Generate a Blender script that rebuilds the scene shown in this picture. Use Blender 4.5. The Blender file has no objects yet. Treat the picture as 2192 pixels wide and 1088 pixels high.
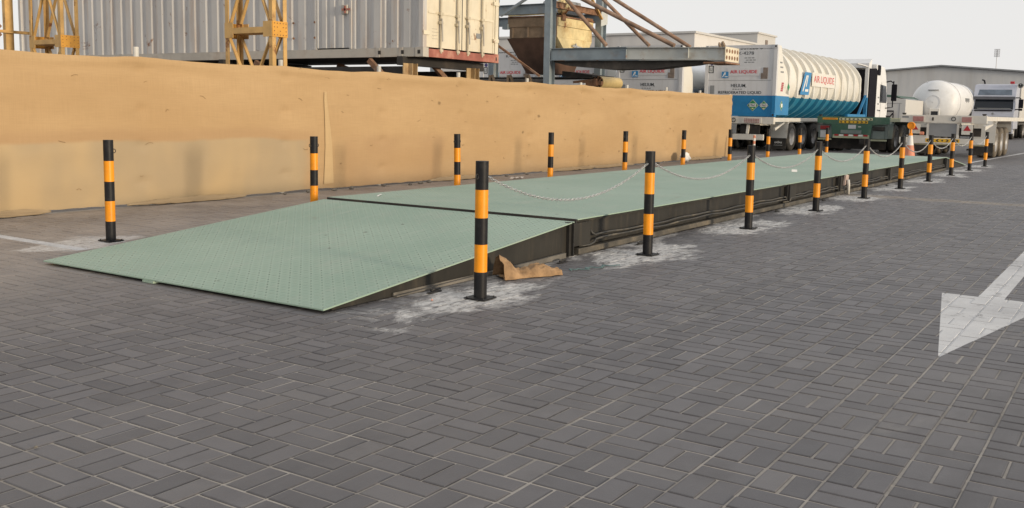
import bpy, math, random
from mathutils import Vector, Matrix, noise
random.seed(7)
R = math.radians
scene = bpy.context.scene
COL = scene.collection
sin, cos, pi = math.sin, math.cos, math.pi

# ------------------------------------------------------------------ object helpers
def tag(o, label=None, cat=None, group=None, kind=None):
    if label: o['label'] = label
    if cat: o['category'] = cat
    if group: o['group'] = group
    if kind: o['kind'] = kind
    return o

def thing(name, label, cat, loc=(0, 0, 0), group=None):
    o = bpy.data.objects.new(name, None)
    o.empty_display_size = 0.2
    COL.objects.link(o); o.location = loc
    return tag(o, label, cat, group)

def base_of(p):
    v = Vector((0, 0, 0))
    while p is not None:
        v = v + Vector(p.location); p = p.parent
    return v

def copy_tree(o, parent=None):
    c = o.copy(); COL.objects.link(c); c.parent = parent
    for ch in list(o.children):
        copy_tree(ch, c)
    return c

class MB:
    """collects geometry in world coordinates, links it as one mesh object"""
    def __init__(s): s.v = []; s.f = []; s.m = []; s.s = []
    def face(s, idx, m=0, sm=False): s.f.append(idx); s.m.append(m); s.s.append(sm)
    def quad(s, a, b, c, d, m=0):
        n = len(s.v); s.v += [tuple(a), tuple(b), tuple(c), tuple(d)]; s.face((n, n+1, n+2, n+3), m); return s
    def box(s, a, b, m=0):
        (x0, y0, z0), (x1, y1, z1) = a, b
        if x0 > x1: x0, x1 = x1, x0
        if y0 > y1: y0, y1 = y1, y0
        if z0 > z1: z0, z1 = z1, z0
        n = len(s.v)
        s.v += [(x0,y0,z0),(x1,y0,z0),(x1,y1,z0),(x0,y1,z0),(x0,y0,z1),(x1,y0,z1),(x1,y1,z1),(x0,y1,z1)]
        for f in ((0,3,2,1),(4,5,6,7),(0,1,5,4),(1,2,6,5),(2,3,7,6),(3,0,4,7)):
            s.face(tuple(n+i for i in f), m)
        return s
    def bar(s, p, q, w, h=None, m=0, up=(0, 0, 1)):
        h = h or w
        p, q = Vector(p), Vector(q); d = (q-p).normalized(); up = Vector(up)
        if abs(d.dot(up)) > .98: up = Vector((1, 0, 0))
        r = d.cross(up).normalized(); u = r.cross(d)
        n = len(s.v)
        for c in (p, q):
            for a, b in ((-1,-1),(1,-1),(1,1),(-1,1)):
                s.v.append(tuple(c + r*(a*w/2) + u*(b*h/2)))
        for f in ((0,1,2,3),(7,6,5,4),(0,4,5,1),(1,5,6,2),(2,6,7,3),(3,7,4,0)):
            s.face(tuple(n+i for i in f), m)
        return s
    def cyl(s, p, q, r, seg=16, m=0, r2=None, cap=True, mcap=None):
        r2 = r if r2 is None else r2
        p, q = Vector(p), Vector(q); d = (q-p).normalized()
        a = Vector((0, 0, 1)) if abs(d.z) < .9 else Vector((1, 0, 0))
        e1 = d.cross(a).normalized(); e2 = d.cross(e1)
        n = len(s.v)
        for c, rr in ((p, r), (q, r2)):
            for i in range(seg):
                t = 2*pi*i/seg; s.v.append(tuple(c + e1*(rr*cos(t)) + e2*(rr*sin(t))))
        for i in range(seg):
            j = (i+1) % seg; s.face((n+i, n+j, n+seg+j, n+seg+i), m, True)
        if cap:
            mc = m if mcap is None else mcap
            k = len(s.v); s.v += s.v[n:n+2*seg]
            s.face(tuple(k+i for i in reversed(range(seg))), mc); s.face(tuple(k+seg+i for i in range(seg)), mc)
        return s
    def tube(s, pts, r, seg=8, m=0):
        pts = [Vector(p) for p in pts]; n = len(s.v); N = len(pts)
        d0 = (pts[1]-pts[0]).normalized()
        a = Vector((0, 0, 1)) if abs(d0.z) < .9 else Vector((1, 0, 0))
        e1 = d0.cross(a).normalized()
        for k, p in enumerate(pts):
            d = (pts[min(k+1, N-1)] - pts[max(k-1, 0)]).normalized()
            e1 = (e1 - d*e1.dot(d)).normalized(); e2 = d.cross(e1)
            for i in range(seg):
                t = 2*pi*i/seg; s.v.append(tuple(p + e1*(r*cos(t)) + e2*(r*sin(t))))
        for k in range(N-1):
            for i in range(seg):
                j = (i+1) % seg
                s.face((n+k*seg+i, n+k*seg+j, n+(k+1)*seg+j, n+(k+1)*seg+i), m, True)
        s.face(tuple(n+i for i in reversed(range(seg))), m); s.face(tuple(n+(N-1)*seg+i for i in range(seg)), m)
        return s
    def lathe(s, c, axis, prof, seg=32, m=0, mf=None, smooth=True):
        """prof = [(along axis, radius)]"""
        c, d = Vector(c), Vector(axis).normalized()
        a = Vector((0, 0, 1)) if abs(d.z) < .9 else Vector((1, 0, 0))
        e1 = d.cross(a).normalized(); e2 = d.cross(e1); n = len(s.v)
        for t, rr in prof:
            for i in range(seg):
                w = 2*pi*i/seg; s.v.append(tuple(c + d*t + e1*(rr*cos(w)) + e2*(rr*sin(w))))
        for k in range(len(prof)-1):
            for i in range(seg):
                j = (i+1) % seg
                idx = (n+k*seg+i, n+k*seg+j, n+(k+1)*seg+j, n+(k+1)*seg+i)
                mm = m
                if mf: mm = mf(sum((Vector(s.v[q]) for q in idx), Vector())/4)
                s.face(idx, mm, smooth)
        return s
    def prism(s, poly, axis, a, b, m=0):
        """poly: 2-D outline in the other two axes, extruded along axis from a to b"""
        n = len(s.v); k = len(poly)
        for t in (a, b):
            for u, w in poly:
                s.v.append((t, u, w) if axis == 'x' else (u, t, w) if axis == 'y' else (u, w, t))
        s.face(tuple(n+i for i in range(k)), m); s.face(tuple(n+k+i for i in reversed(range(k))), m)
        for i in range(k):
            j = (i+1) % k; s.face((n+i, n+k+i, n+k+j, n+j), m)
        return s
    def ring(s, c, axis, R0, r, seg=14, rs=6, m=0, stretch=None):
        c, d = Vector(c), Vector(axis).normalized()
        a = Vector((0, 0, 1)) if abs(d.z) < .9 else Vector((1, 0, 0))
        e1 = d.cross(a).normalized() if stretch is None else Vector(stretch[0]).normalized()
        e2 = d.cross(e1); st = 0 if stretch is None else stretch[1]; n = len(s.v)
        for i in range(seg):
            t = 2*pi*i/seg; off = e1*(math.copysign(st, cos(t)) if abs(cos(t)) > 1e-6 else 0)
            rad = e1*cos(t) + e2*sin(t)
            for j in range(rs):
                w = 2*pi*j/rs; s.v.append(tuple(c + off + rad*(R0 + r*cos(w)) + d*(r*sin(w))))
        for i in range(seg):
            for j in range(rs):
                i2, j2 = (i+1) % seg, (j+1) % rs
                s.face((n+i*rs+j, n+i2*rs+j, n+i2*rs+j2, n+i*rs+j2), m, True)
        return s
    def ibeam(s, p, q, h, w, t=.015, m=0, up=(0, 0, 1)):
        p, q = Vector(p), Vector(q); d = (q-p).normalized(); up = Vector(up)
        r = d.cross(up).normalized(); u = r.cross(d)
        s.bar(p, q, t, h-2*t-.002, m, up)
        o = u*(h/2-t/2)
        s.bar(p+o, q+o, w, t, m, up); s.bar(p-o, q-o, w, t, m, up)
        return s
    def build(s, name, mats, parent=None, loc=None, bevel=0, label=None, fix=True):
        off = base_of(parent) if parent is not None else Vector(loc or (0, 0, 0))
        me = bpy.data.meshes.new(name)
        me.from_pydata([(x-off.x, y-off.y, z-off.z) for x, y, z in s.v], [], s.f)
        if not isinstance(mats, (list, tuple)): mats = [mats]
        for mt in mats: me.materials.append(mt)
        me.polygons.foreach_set('material_index', s.m)
        me.polygons.foreach_set('use_smooth', s.s)
        if fix:
            import bmesh
            bm = bmesh.new(); bm.from_mesh(me); bmesh.ops.recalc_face_normals(bm, faces=bm.faces); bm.to_mesh(me); bm.free()
        me.update()
        o = bpy.data.objects.new(name, me); COL.objects.link(o)
        if parent is not None: o.parent = parent
        elif loc is not None: o.location = loc
        if bevel:
            b = o.modifiers.new('bevel', 'BEVEL'); b.width = bevel; b.segments = 2; b.limit_method = 'ANGLE'; b.angle_limit = R(50)
        if label: o['label'] = label
        return o

def lettering(txt, centre, w, h, right, mat, parent, name='lettering', depth=.004, up=(0, 0, 1), bold=0):
    """flat letters on a sign or panel, fitted to w x h about centre"""
    cu = bpy.data.curves.new(name, 'FONT'); cu.body = txt; cu.extrude = .01; cu.offset = bold
    cu.align_x = 'CENTER'; cu.resolution_u = 3
    t = bpy.data.objects.new(name, cu); COL.objects.link(t)
    bpy.context.view_layer.update()
    me = bpy.data.meshes.new_from_object(t.evaluated_get(bpy.context.evaluated_depsgraph_get()))
    bpy.data.objects.remove(t); bpy.data.curves.remove(cu)
    xs = [v.co.x for v in me.vertices]; ys = [v.co.y for v in me.vertices]
    x0, x1, y0, y1 = min(xs), max(xs), min(ys), max(ys)
    rv, uv = Vector(right).normalized(), Vector(up).normalized(); nv = rv.cross(uv)
    off = base_of(parent); c = Vector(centre)
    for v in me.vertices:
        a = (v.co.x-(x0+x1)/2)/(x1-x0)*w; b = (v.co.y-(y0+y1)/2)/(y1-y0)*h
        v.co = c + rv*a + uv*b + nv*(v.co.z/.01*depth) - off
    me.materials.clear(); me.materials.append(mat)
    o = bpy.data.objects.new(name, me); COL.objects.link(o); o.parent = parent
    return o

# ------------------------------------------------------------------ materials
class NT:
    def __init__(s, name):
        s.mat = bpy.data.materials.new(name); s.mat.use_nodes = True
        s.t = s.mat.node_tree; s.n = s.t.nodes; s.n.clear()
        s.out = s.n.new('ShaderNodeOutputMaterial'); s.b = s.n.new('ShaderNodeBsdfPrincipled')
        s.t.links.new(s.b.outputs[0], s.out.inputs[0])
    def lk(s, a, b): s.t.links.new(a, b)
    def put(s, inp, v):
        if v is None: return
        if hasattr(v, 'is_linked') or hasattr(v, 'links'): s.t.links.new(v, inp)
        else: inp.default_value = v
    def math(s, op, a, b=None, c=None, clamp=False):
        n = s.n.new('ShaderNodeMath'); n.operation = op; n.use_clamp = clamp
        s.put(n.inputs[0], a); s.put(n.inputs[1], b)
        if c is not None: s.put(n.inputs[2], c)
        return n.outputs[0]
    def mix(s, f, a, b, mode='MIX'):
        n = s.n.new('ShaderNodeMix'); n.data_type = 'RGBA'; n.blend_type = mode
        s.put(n.inputs[0], f); s.put(n.inputs[6], a); s.put(n.inputs[7], b)
        return n.outputs[2]
    def mixf(s, f, a, b):
        n = s.n.new('ShaderNodeMix'); n.data_type = 'FLOAT'
        s.put(n.inputs[0], f); s.put(n.inputs[2], a); s.put(n.inputs[3], b)
        return n.outputs[0]
    def ramp(s, f, a, b, smooth=True):
        n = s.n.new('ShaderNodeMapRange'); n.interpolation_type = 'SMOOTHSTEP' if smooth else 'LINEAR'
        s.put(n.inputs[0], f); n.inputs[1].default_value = a; n.inputs[2].default_value = b
        return n.outputs[0]
    def coord(s): return s.n.new('ShaderNodeTexCoord').outputs['Object']
    def mapping(s, v, scale=(1, 1, 1), loc=(0, 0, 0), rot=(0, 0, 0)):
        n = s.n.new('ShaderNodeMapping'); s.put(n.inputs[0], v)
        n.inputs[1].default_value = loc; n.inputs[2].default_value = rot; n.inputs[3].default_value = scale
        return n.outputs[0]
    def noise(s, v, sc, det=4, rough=.55, dist=0, col=False):
        n = s.n.new('ShaderNodeTexNoise'); s.put(n.inputs['Vector'], v)
        n.inputs['Scale'].default_value = sc; n.inputs['Detail'].default_value = det
        n.inputs['Roughness'].default_value = rough; n.inputs['Distortion'].default_value = dist
        return n.outputs['Color' if col else 'Fac']
    def voronoi(s, v, sc, feature='F1'):
        n = s.n.new('ShaderNodeTexVoronoi'); n.feature = feature; s.put(n.inputs['Vector'], v); n.inputs['Scale'].default_value = sc
        return n.outputs['Distance']
    def white(s, v):
        n = s.n.new('ShaderNodeTexWhiteNoise'); s.put(n.inputs['Vector'], v); return n.outputs['Value']
    def sep(s, v):
        n = s.n.new('ShaderNodeSeparateXYZ'); s.put(n.inputs[0], v); return n.outputs
    def comb(s, x, y, z=0.0):
        n = s.n.new('ShaderNodeCombineXYZ'); s.put(n.inputs[0], x); s.put(n.inputs[1], y); s.put(n.inputs[2], z); return n.outputs[0]
    def bump(s, h, strength=.4, dist=.01):
        n = s.n.new('ShaderNodeBump'); n.inputs['Strength'].default_value = strength; n.inputs['Distance'].default_value = dist
        s.put(n.inputs['Height'], h); s.lk(n.outputs[0], s.b.inputs['Normal']); return n
    def set(s, color=None, rough=None, metal=None, spec=None):
        s.put(s.b.inputs['Base Color'], color); s.put(s.b.inputs['Roughness'], rough)
        s.put(s.b.inputs['Metallic'], metal); s.put(s.b.inputs['Specular IOR Level'], spec)
        return s.mat

def c4(c): return (c[0], c[1], c[2], 1)

def paint(name, col, rough=.5, metal=0, var=.12, sc=3.0, dirt=None, dirt_amt=.25, dirt_sc=2.0, streak=False, rust=0, rust_sc=2.5, bumpy=0, spec=.4):
    """painted or bare surface: broad tone variation, dirt, optional rust blotches"""
    m = NT(name); P = m.coord()
    oi = m.n.new('ShaderNodeObjectInfo').outputs['Random']
    P2 = m.n.new('ShaderNodeVectorMath'); P2.operation = 'ADD'; m.put(P2.inputs[0], P)
    m.put(P2.inputs[1], m.comb(m.math('MULTIPLY', oi, 13.0), m.math('MULTIPLY', oi, 7.0), 0.0)); P = P2.outputs[0]
    n1 = m.noise(P, sc, 5, .6)
    lo = tuple(x*(1-var) for x in col); hi = tuple(min(1, x*(1+var)) for x in col)
    c = m.mix(m.ramp(n1, .3, .7), c4(lo), c4(hi))
    if dirt:
        q = m.mapping(P, (1, 1, .12)) if streak else P
        d = m.math('MULTIPLY', m.ramp(m.noise(q, dirt_sc*(4 if streak else 1), 5, .65), .48, .78), dirt_amt*1.6, clamp=True)
        c = m.mix(d, c, c4(dirt))
    if rust:
        r1 = m.ramp(m.noise(P, rust_sc, 6, .7, .6), .66-rust*.3, .74-rust*.25)
        rc = m.mix(m.noise(P, rust_sc*7, 3), (.10, .035, .014, 1), (.28, .11, .035, 1))
        c = m.mix(r1, c, rc)
    if bumpy: m.bump(m.noise(P, 30, 4), .3, bumpy)
    return m.set(c, m.mixf(n1, rough*.88, min(1, rough*1.12)), metal, spec)

M = {}
M['black'] = paint('black_paint', (.013, .013, .015), .5, dirt=(.07, .065, .06), dirt_amt=.2, dirt_sc=9, spec=.22)
M['orange'] = paint('orange_paint', (.80, .29, .008), .42, var=.08, sc=5, dirt=(.30, .14, .05), dirt_amt=.3, dirt_sc=8, rust=.10, rust_sc=7)
M['galv'] = paint('galvanised_steel', (.56, .56, .55), .36, .75, var=.2, sc=20)
M['chrome'] = paint('stainless_steel', (.82, .84, .87), .34, .9, var=.05, sc=1)
M['girder'] = paint('girder_paint', (.026, .0245, .021), .6, var=.25, sc=2, dirt=(.09, .075, .055), dirt_amt=.3, dirt_sc=2.5, streak=True, spec=.3)
M['girder_dark'] = paint('girder_shadow_paint', (.022, .021, .02), .5, var=.2, dirt=(.1, .09, .07), dirt_amt=.2)  # near-black paint of stiffeners, bolts, rings and clips
M['conduit'] = paint('conduit_plastic', (.05, .048, .043), .5, var=.2, dirt=(.2, .17, .12), dirt_amt=.5, dirt_sc=4)
M['concrete'] = paint('concrete_sill', (.135, .125, .11), .9, var=.25, sc=4, dirt=(.2, .18, .155), dirt_amt=.5, bumpy=.004)
M['sill_dark'] = paint('sill_steel', (.075, .068, .056), .7, var=.3, sc=3, dirt=(.2, .16, .11), dirt_amt=.5, dirt_sc=3)
M['pipe_white'] = paint('white_plastic', (.66, .65, .61), .5, var=.1, dirt=(.35, .3, .23), dirt_amt=.4)
M['pipe_grey'] = paint('fence_post_paint', (.50, .49, .46), .5, var=.15, dirt=(.3, .25, .18), dirt_amt=.4)
M['yellow'] = paint('yellow_steel', (.52, .325, .12), .55, var=.18, sc=2.5, dirt=(.25, .13, .05), dirt_amt=.35, dirt_sc=3, rust=.22, rust_sc=2)
M['yellow_new'] = paint('yellow_plate_paint', (.60, .30, .05), .5, var=.1, sc=3, dirt=(.3, .15, .04), dirt_amt=.25, dirt_sc=4, rust=.1)
M['bluegrey'] = paint('bluegrey_steel', (.225, .27, .30), .55, var=.15, sc=2, dirt=(.24, .19, .14), dirt_amt=.45, dirt_sc=1.6, rust=.1, rust_sc=1.6)
M['beam_grey'] = paint('weathered_beam_paint', (.46, .475, .455), .6, var=.12, sc=1.5, dirt=(.33, .22, .12), dirt_amt=.45, dirt_sc=1.7, rust=.08)
M['rust'] = paint('rusty_steel', (.20, .105, .06), .85, var=.4, sc=5, dirt=(.33, .27, .22), dirt_amt=.5, dirt_sc=3, bumpy=.003)
M['rustpipe'] = paint('rusty_pipe', (.27, .17, .115), .8, var=.3, sc=3, dirt=(.40, .33, .27), dirt_amt=.6, dirt_sc=2.2, rust=.1, rust_sc=3)
M['hopper_lit'] = paint('cream_hopper_paint', (.66, .54, .29), .7, var=.2, sc=2, dirt=(.36, .2, .06), dirt_amt=.55, dirt_sc=1.4, rust=.28, rust_sc=1.3)  # rust-blotched cream paint of the hopper front and feed lip
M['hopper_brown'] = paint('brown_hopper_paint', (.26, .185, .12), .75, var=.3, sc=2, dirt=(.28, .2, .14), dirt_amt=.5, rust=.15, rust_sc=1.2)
M['funnel'] = paint('rusted_funnel', (.095, .055, .038), .85, var=.35, sc=1.5, dirt=(.15, .08, .05), dirt_amt=.4)
M['dark'] = paint('dark_machinery', (.03, .027, .025), .7, var=.3, dirt=(.09, .07, .055), dirt_amt=.5)
M['belt'] = paint('conveyor_rubber', (.05, .046, .042), .8, var=.25, dirt=(.14, .12, .1), dirt_amt=.5)
M['drum'] = paint('tan_drum_paint', (.50, .38, .17), .5, var=.12, dirt=(.3, .2, .08), dirt_amt=.3)
M['cont_side'] = paint('grey_container_paint', (.50, .49, .475), .6, var=.08, sc=.8, dirt=(.40, .29, .21), dirt_amt=.5, dirt_sc=.8, streak=True, rust=.17, rust_sc=2.6)
M['cont_rail'] = paint('container_rail_paint', (.45, .42, .37), .6, var=.15, sc=2, dirt=(.26, .18, .12), dirt_amt=.4, rust=.1, rust_sc=1.6)
M['cont_door'] = paint('cream_door_paint', (.66, .595, .465), .55, var=.07, sc=1.5, dirt=(.46, .36, .22), dirt_amt=.4, dirt_sc=1.3, streak=True, rust=.13, rust_sc=3)
M['lock_rod'] = paint('lock_rod_paint', (.50, .44, .33), .5, var=.12, dirt=(.25, .2, .15), dirt_amt=.5)
M['red_rail'] = paint('faded_red_paint', (.33, .115, .085), .6, var=.25, sc=3, dirt=(.5, .34, .25), dirt_amt=.5, dirt_sc=3)
M['white'] = paint('white_paint', (.70, .69, .66), .45, var=.05, dirt=(.5, .44, .35), dirt_amt=.3, dirt_sc=1.2)
M['trailer_white'] = paint('trailer_white_paint', (.62, .60, .55), .5, var=.1, sc=2, dirt=(.38, .31, .22), dirt_amt=.45, dirt_sc=2.0, rust=.03)
M['panel_grey'] = paint('pale_grey_panel', (.58, .585, .60), .5, var=.04, sc=.8, dirt=(.38, .36, .34), dirt_amt=.25, streak=True)
M['blue'] = paint('tank_blue_paint', (.020, .19, .41), .4, var=.08, dirt=(.05, .16, .28), dirt_amt=.3)
M['tank_white'] = paint('tank_cream_white', (.70, .685, .635), .38, var=.04, sc=.8, dirt=(.56, .48, .36), dirt_amt=.35, dirt_sc=.8)
M['tank_blue'] = paint('tank_lower_blue', (.03, .20, .33), .35, var=.06, sc=1, dirt=(.15, .27, .3), dirt_amt=.4)
M['text_black'] = paint('black_lettering', (.03, .035, .04), .6, var=.05)
M['text_red'] = paint('red_lettering', (.55, .045, .06), .5, var=.05)
M['logo_blue'] = paint('logo_blue', (.04, .22, .46), .5, var=.03)
M['sticker_white'] = paint('white_sticker', (.72, .72, .70), .5, var=.03)
M['sticker_green'] = paint('green_sticker', (.03, .22, .09), .5, var=.08)
M['sticker_purple'] = paint('purple_sticker', (.05, .04, .17), .5, var=.05)
M['hatch_brown'] = paint('brown_label_plate', (.20, .16, .135), .6, var=.2, sc=6)
M['rubber'] = paint('tyre_rubber', (.035, .033, .031), .8, var=.25, sc=6, dirt=(.13, .11, .085), dirt_amt=.45, dirt_sc=4)
M['rubber_dusty'] = paint('dusty_tyre_rubber', (.12, .10, .075), .85, var=.25, sc=5, dirt=(.25, .2, .14), dirt_amt=.5, dirt_sc=3)
M['rim'] = paint('wheel_rim_paint', (.34, .34, .35), .45, .3, var=.1, dirt=(.2, .17, .13), dirt_amt=.4)
M['green'] = paint('trailer_green_paint', (.052, .125, .085), .5, var=.12, sc=2, dirt=(.17, .19, .15), dirt_amt=.35, dirt_sc=2)
M['greengrey'] = paint('faded_green_mudguard', (.17, .21, .195), .6, var=.12, sc=2, dirt=(.27, .28, .25), dirt_amt=.4)
M['green_top'] = paint('green_trailer_top', (.38, .40, .27), .6, var=.15, dirt=(.3, .25, .16), dirt_amt=.4)
M['tarp'] = paint('green_tarpaulin', (.05, .10, .075), .6, var=.2, sc=2, bumpy=.01)
M['flap_grey'] = paint('grey_mud_flap', (.23, .24, .25), .7, var=.08, sc=3)
M['lamp_red'] = paint('red_lamp_plastic', (.26, .03, .03), .25, var=.15, sc=10, dirt=(.3, .12, .1), dirt_amt=.3)
M['lamp_faded'] = paint('faded_lamp_plastic', (.36, .17, .16), .35, var=.15, sc=10, dirt=(.45, .32, .3), dirt_amt=.4)
M['refl_red'] = paint('red_reflector', (.40, .02, .03), .3, var=.05)
M['yellow_sign'] = paint('yellow_sign', (.72, .43, .03), .5, var=.05)
M['cream_sign'] = paint('cream_sign', (.62, .58, .36), .5, var=.05)
M['sky_glass'] = paint('reflecting_glass', (.13, .16, .20), .1, .5, var=.3, sc=1.5, spec=.8)
M['glass'] = paint('dark_glass', (.018, .022, .03), .12, var=.05, spec=.3)
M['cab_white'] = paint('white_cab_paint', (.70, .71, .72), .45, var=.03, dirt=(.5, .46, .4), dirt_amt=.2)
M['cab_grey'] = paint('silver_cab_paint', (.43, .45, .52), .4, .1, var=.04, dirt=(.3, .28, .26), dirt_amt=.2)
M['cab_black'] = paint('black_plastic', (.014, .014, .019), .95, var=.1, spec=.08)
M['visor'] = paint('smoked_visor', (.07, .07, .08), .25, var=.1)
M['bag'] = paint('tan_sackcloth', (.32, .20, .105), .9, var=.3, sc=9, dirt=(.17, .10, .05), dirt_amt=.55, dirt_sc=8, bumpy=.003)
M['plastic_white'] = paint('white_plastic_bag', (.72, .71, .68), .5, var=.05)
M['cone_orange'] = paint('faded_cone_orange', (.62, .24, .15), .6, var=.12, dirt=(.5, .35, .28), dirt_amt=.4)
M['lamp_amber'] = paint('amber_lens', (.85, .28, .01), .3, var=.1, sc=12)
M['hall_white'] = paint('white_cladding', (.53, .52, .50), .6, var=.04, sc=.2, dirt=(.45, .42, .38), dirt_amt=.25, dirt_sc=.2)
M['rope'] = paint('teal_rope', (.10, .16, .17), .8, var=.2)

def mat_wave(name, col, scale, axis, depth, rough=.6, dirt=None):
    """profiled sheet cladding"""
    m = NT(name); P = m.coord(); o = m.sep(P)[axis]
    w = m.math('SINE', m.math('MULTIPLY', o, scale))
    n = m.noise(P, .12, 5, .6)
    c = m.mix(m.ramp(n, .35, .65), c4(tuple(x*.93 for x in col)), c4(tuple(x*1.05 for x in col)))
    if dirt: c = m.mix(m.math('MULTIPLY', m.ramp(m.noise(m.mapping(P, (1, 1, .1)), .8, 4), .5, .75), .4), c, c4(dirt))
    m.bump(w, .5, depth)
    return m.set(c, rough, 0, .3)
M['clad'] = mat_wave('profiled_cladding', (.52, .52, .515), 6.0, 1, .008, dirt=(.35, .33, .31))
M['clad_box'] = mat_wave('white_sheet_cladding', (.60, .58, .555), 7.0, 1, .006, dirt=(.42, .38, .35))

BX0, BX1, BY0, BY1 = .8, 31.0, -6.0, 10.62      # where the blocks are laid one by one
def mat_ground(blocks=False):
    m = NT('paving_block' if blocks else 'block_paving'); P = m.coord(); X, Y, Z = m.sep(P)
    G = .209
    # slow wobble so the joint lines are not ruler straight
    wob = m.math('MULTIPLY', m.math('SUBTRACT', m.noise(P, 1.3, 2), .5), .010)
    wob2 = m.math('MULTIPLY', m.math('SUBTRACT', m.noise(m.mapping(P, (1, 1, 1), (31, 17, 0)), 1.6, 2), .5), .010)
    fine = m.math('MULTIPLY', m.math('SUBTRACT', m.noise(P, 30, 3), .5), .008)
    gx = m.math('SUBTRACT', m.math('DIVIDE', m.math('ADD', m.math('ADD', X, wob), fine), G), .16)
    gy = m.math('DIVIDE', m.math('ADD', m.math('ADD', m.math('ADD', Y, -.872), wob2), fine), G)
    ix, iy = m.math('FLOOR', gx), m.math('FLOOR', gy)
    fx, fy = m.math('FRACT', gx), m.math('FRACT', gy)
    par = m.math('MODULO', m.math('ABSOLUTE', m.math('ADD', ix, iy)), 2.0)
    # across = coordinate over which the two blocks of a module lie side by side
    across = m.mixf(par, fx, fy); along = m.mixf(par, fy, fx)
    half = m.math('FLOOR', m.math('MULTIPLY', across, 2.0))
    fa = m.math('FRACT', m.math('MULTIPLY', across, 2.0))
    d1 = m.math('MULTIPLY', m.math('MINIMUM', fa, m.math('SUBTRACT', 1.0, fa)), G/2)
    d2 = m.math('MULTIPLY', m.math('MINIMUM', along, m.math('SUBTRACT', 1.0, along)), G)
    d = m.math('MINIMUM', d1, d2)                                   # metres to the nearest joint
    jn = m.math('MULTIPLY', m.noise(P, 14, 4, .7), .0055)
    joint = m.math('SUBTRACT', 1.0, m.ramp(m.math('SUBTRACT', d, jn), .0016, .0062))
    chamf = m.ramp(d, .002, .011)
    bid = m.white(m.comb(ix, iy, half))
    bid2 = m.white(m.comb(m.math('ADD', ix, 57.3), iy, half))
    base = m.mix(bid, (.080, .078, .085, 1), (.130, .125, .133, 1))
    base = m.mix(m.math('MULTIPLY', m.ramp(bid2, .88, 1.0), .7), base, (.15, .142, .143, 1))
    big = m.noise(P, .33, 4, .6)
    base = m.mix(m.math('MULTIPLY', m.ramp(big, .36, .64), .45), base, (.150, .140, .137, 1))
    base = m.mix(m.math('MULTIPLY', m.ramp(m.noise(P, 2.6, 5, .65), .5, .75), .4), base, (.062, .058, .06, 1))
    speck = m.noise(P, 210, 3, .7)
    base = m.mix(m.math('MULTIPLY', m.ramp(speck, .55, .8), .5), base, (.24, .225, .21, 1))
    base = m.mix(m.math('MULTIPLY', m.ramp(speck, .45, .2), .5), base, (.055, .05, .05, 1))
    # faint dark tyre tracks along the lane and pale dusty scuffs across it
    tk = m.math('MAXIMUM', m.ramp(m.math('ABSOLUTE', m.math('SUBTRACT', m.math('ADD', Y, m.math('MULTIPLY', m.noise(P, .25, 2), .8)), 2.7)), .30, .06), m.ramp(m.math('ABSOLUTE', m.math('SUBTRACT', m.math('ADD', Y, m.math('MULTIPLY', m.noise(P, .22, 2), .9)), .75)), .30, .06))
    base = m.mix(m.math('MULTIPLY', tk, m.math('MULTIPLY', m.ramp(m.noise(m.mapping(P, (.35, 2.2, 1)), 1.5, 5, .7), .35, .65), .42)), base, (.055, .052, .055, 1))
    base = m.mix(m.math('MULTIPLY', m.ramp(m.noise(m.mapping(P, (.5, 1.6, 1), (3, 5, 0)), 1.1, 6, .75, .6), .56, .74), .5), base, (.20, .186, .172, 1))
    edge = m.math('MULTIPLY', m.ramp(m.math('ADD', d, m.math('MULTIPLY', m.noise(P, 26, 3), .010)), .020, .004), .72)
    base = m.mix(edge, base, (.052, .049, .052, 1))
    # dusty strip by the fence
    dust = m.math('MULTIPLY', m.ramp(Y, 4.2, 8.6), m.ramp(X, 36, 9))
    dust = m.math('MULTIPLY', dust, m.mixf(m.ramp(m.noise(P, 1.1, 5, .65), .25, .75), .35, 1.0))
    base = m.mix(m.math('MULTIPLY', dust, .9), base, (.36, .318, .285, 1))
    jcol = m.mix(m.noise(P, 5, 3), (.145, .132, .120, 1), (.25, .23, .208, 1))
    jcol = m.mix(m.math('MULTIPLY', dust, .9), jcol, (.17, .145, .125, 1))
    jm = m.math('MULTIPLY', joint, m.mixf(m.ramp(m.noise(P, 2.2, 4, .65),   .36, .58), .5, 1.0))
    if blocks: col = base
    else:       # only sand shows between the laid blocks; beyond them the joints are drawn
        near = m.math('MULTIPLY', m.math('MULTIPLY', m.math('GREATER_THAN', X, BX0), m.math('LESS_THAN', X, BX1)), m.math('MULTIPLY', m.math('GREATER_THAN', Y, BY0), m.math('LESS_THAN', Y, BY1)))
        col = m.mix(m.math('MAXIMUM', jm, near), base, m.mix(near, jcol, m.mix(m.ramp(m.noise(P, 1.7, 5, .65), .3, .7), m.mix(m.noise(P, 60, 2), (.19, .172, .152, 1), (.27, .245, .216, 1)), m.mix(m.noise(P, 60, 2), (.36, .328, .29, 1), (.47, .432, .385, 1)))))
    # oil spots
    oil = m.ramp(m.voronoi(P, 1.15), .055, .03)
    col = m.mix(m.math('MULTIPLY', oil, m.math('MULTIPLY', m.ramp(m.noise(P, .6, 2), .5, .6), .6)), col, (.03, .028, .028, 1))
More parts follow.
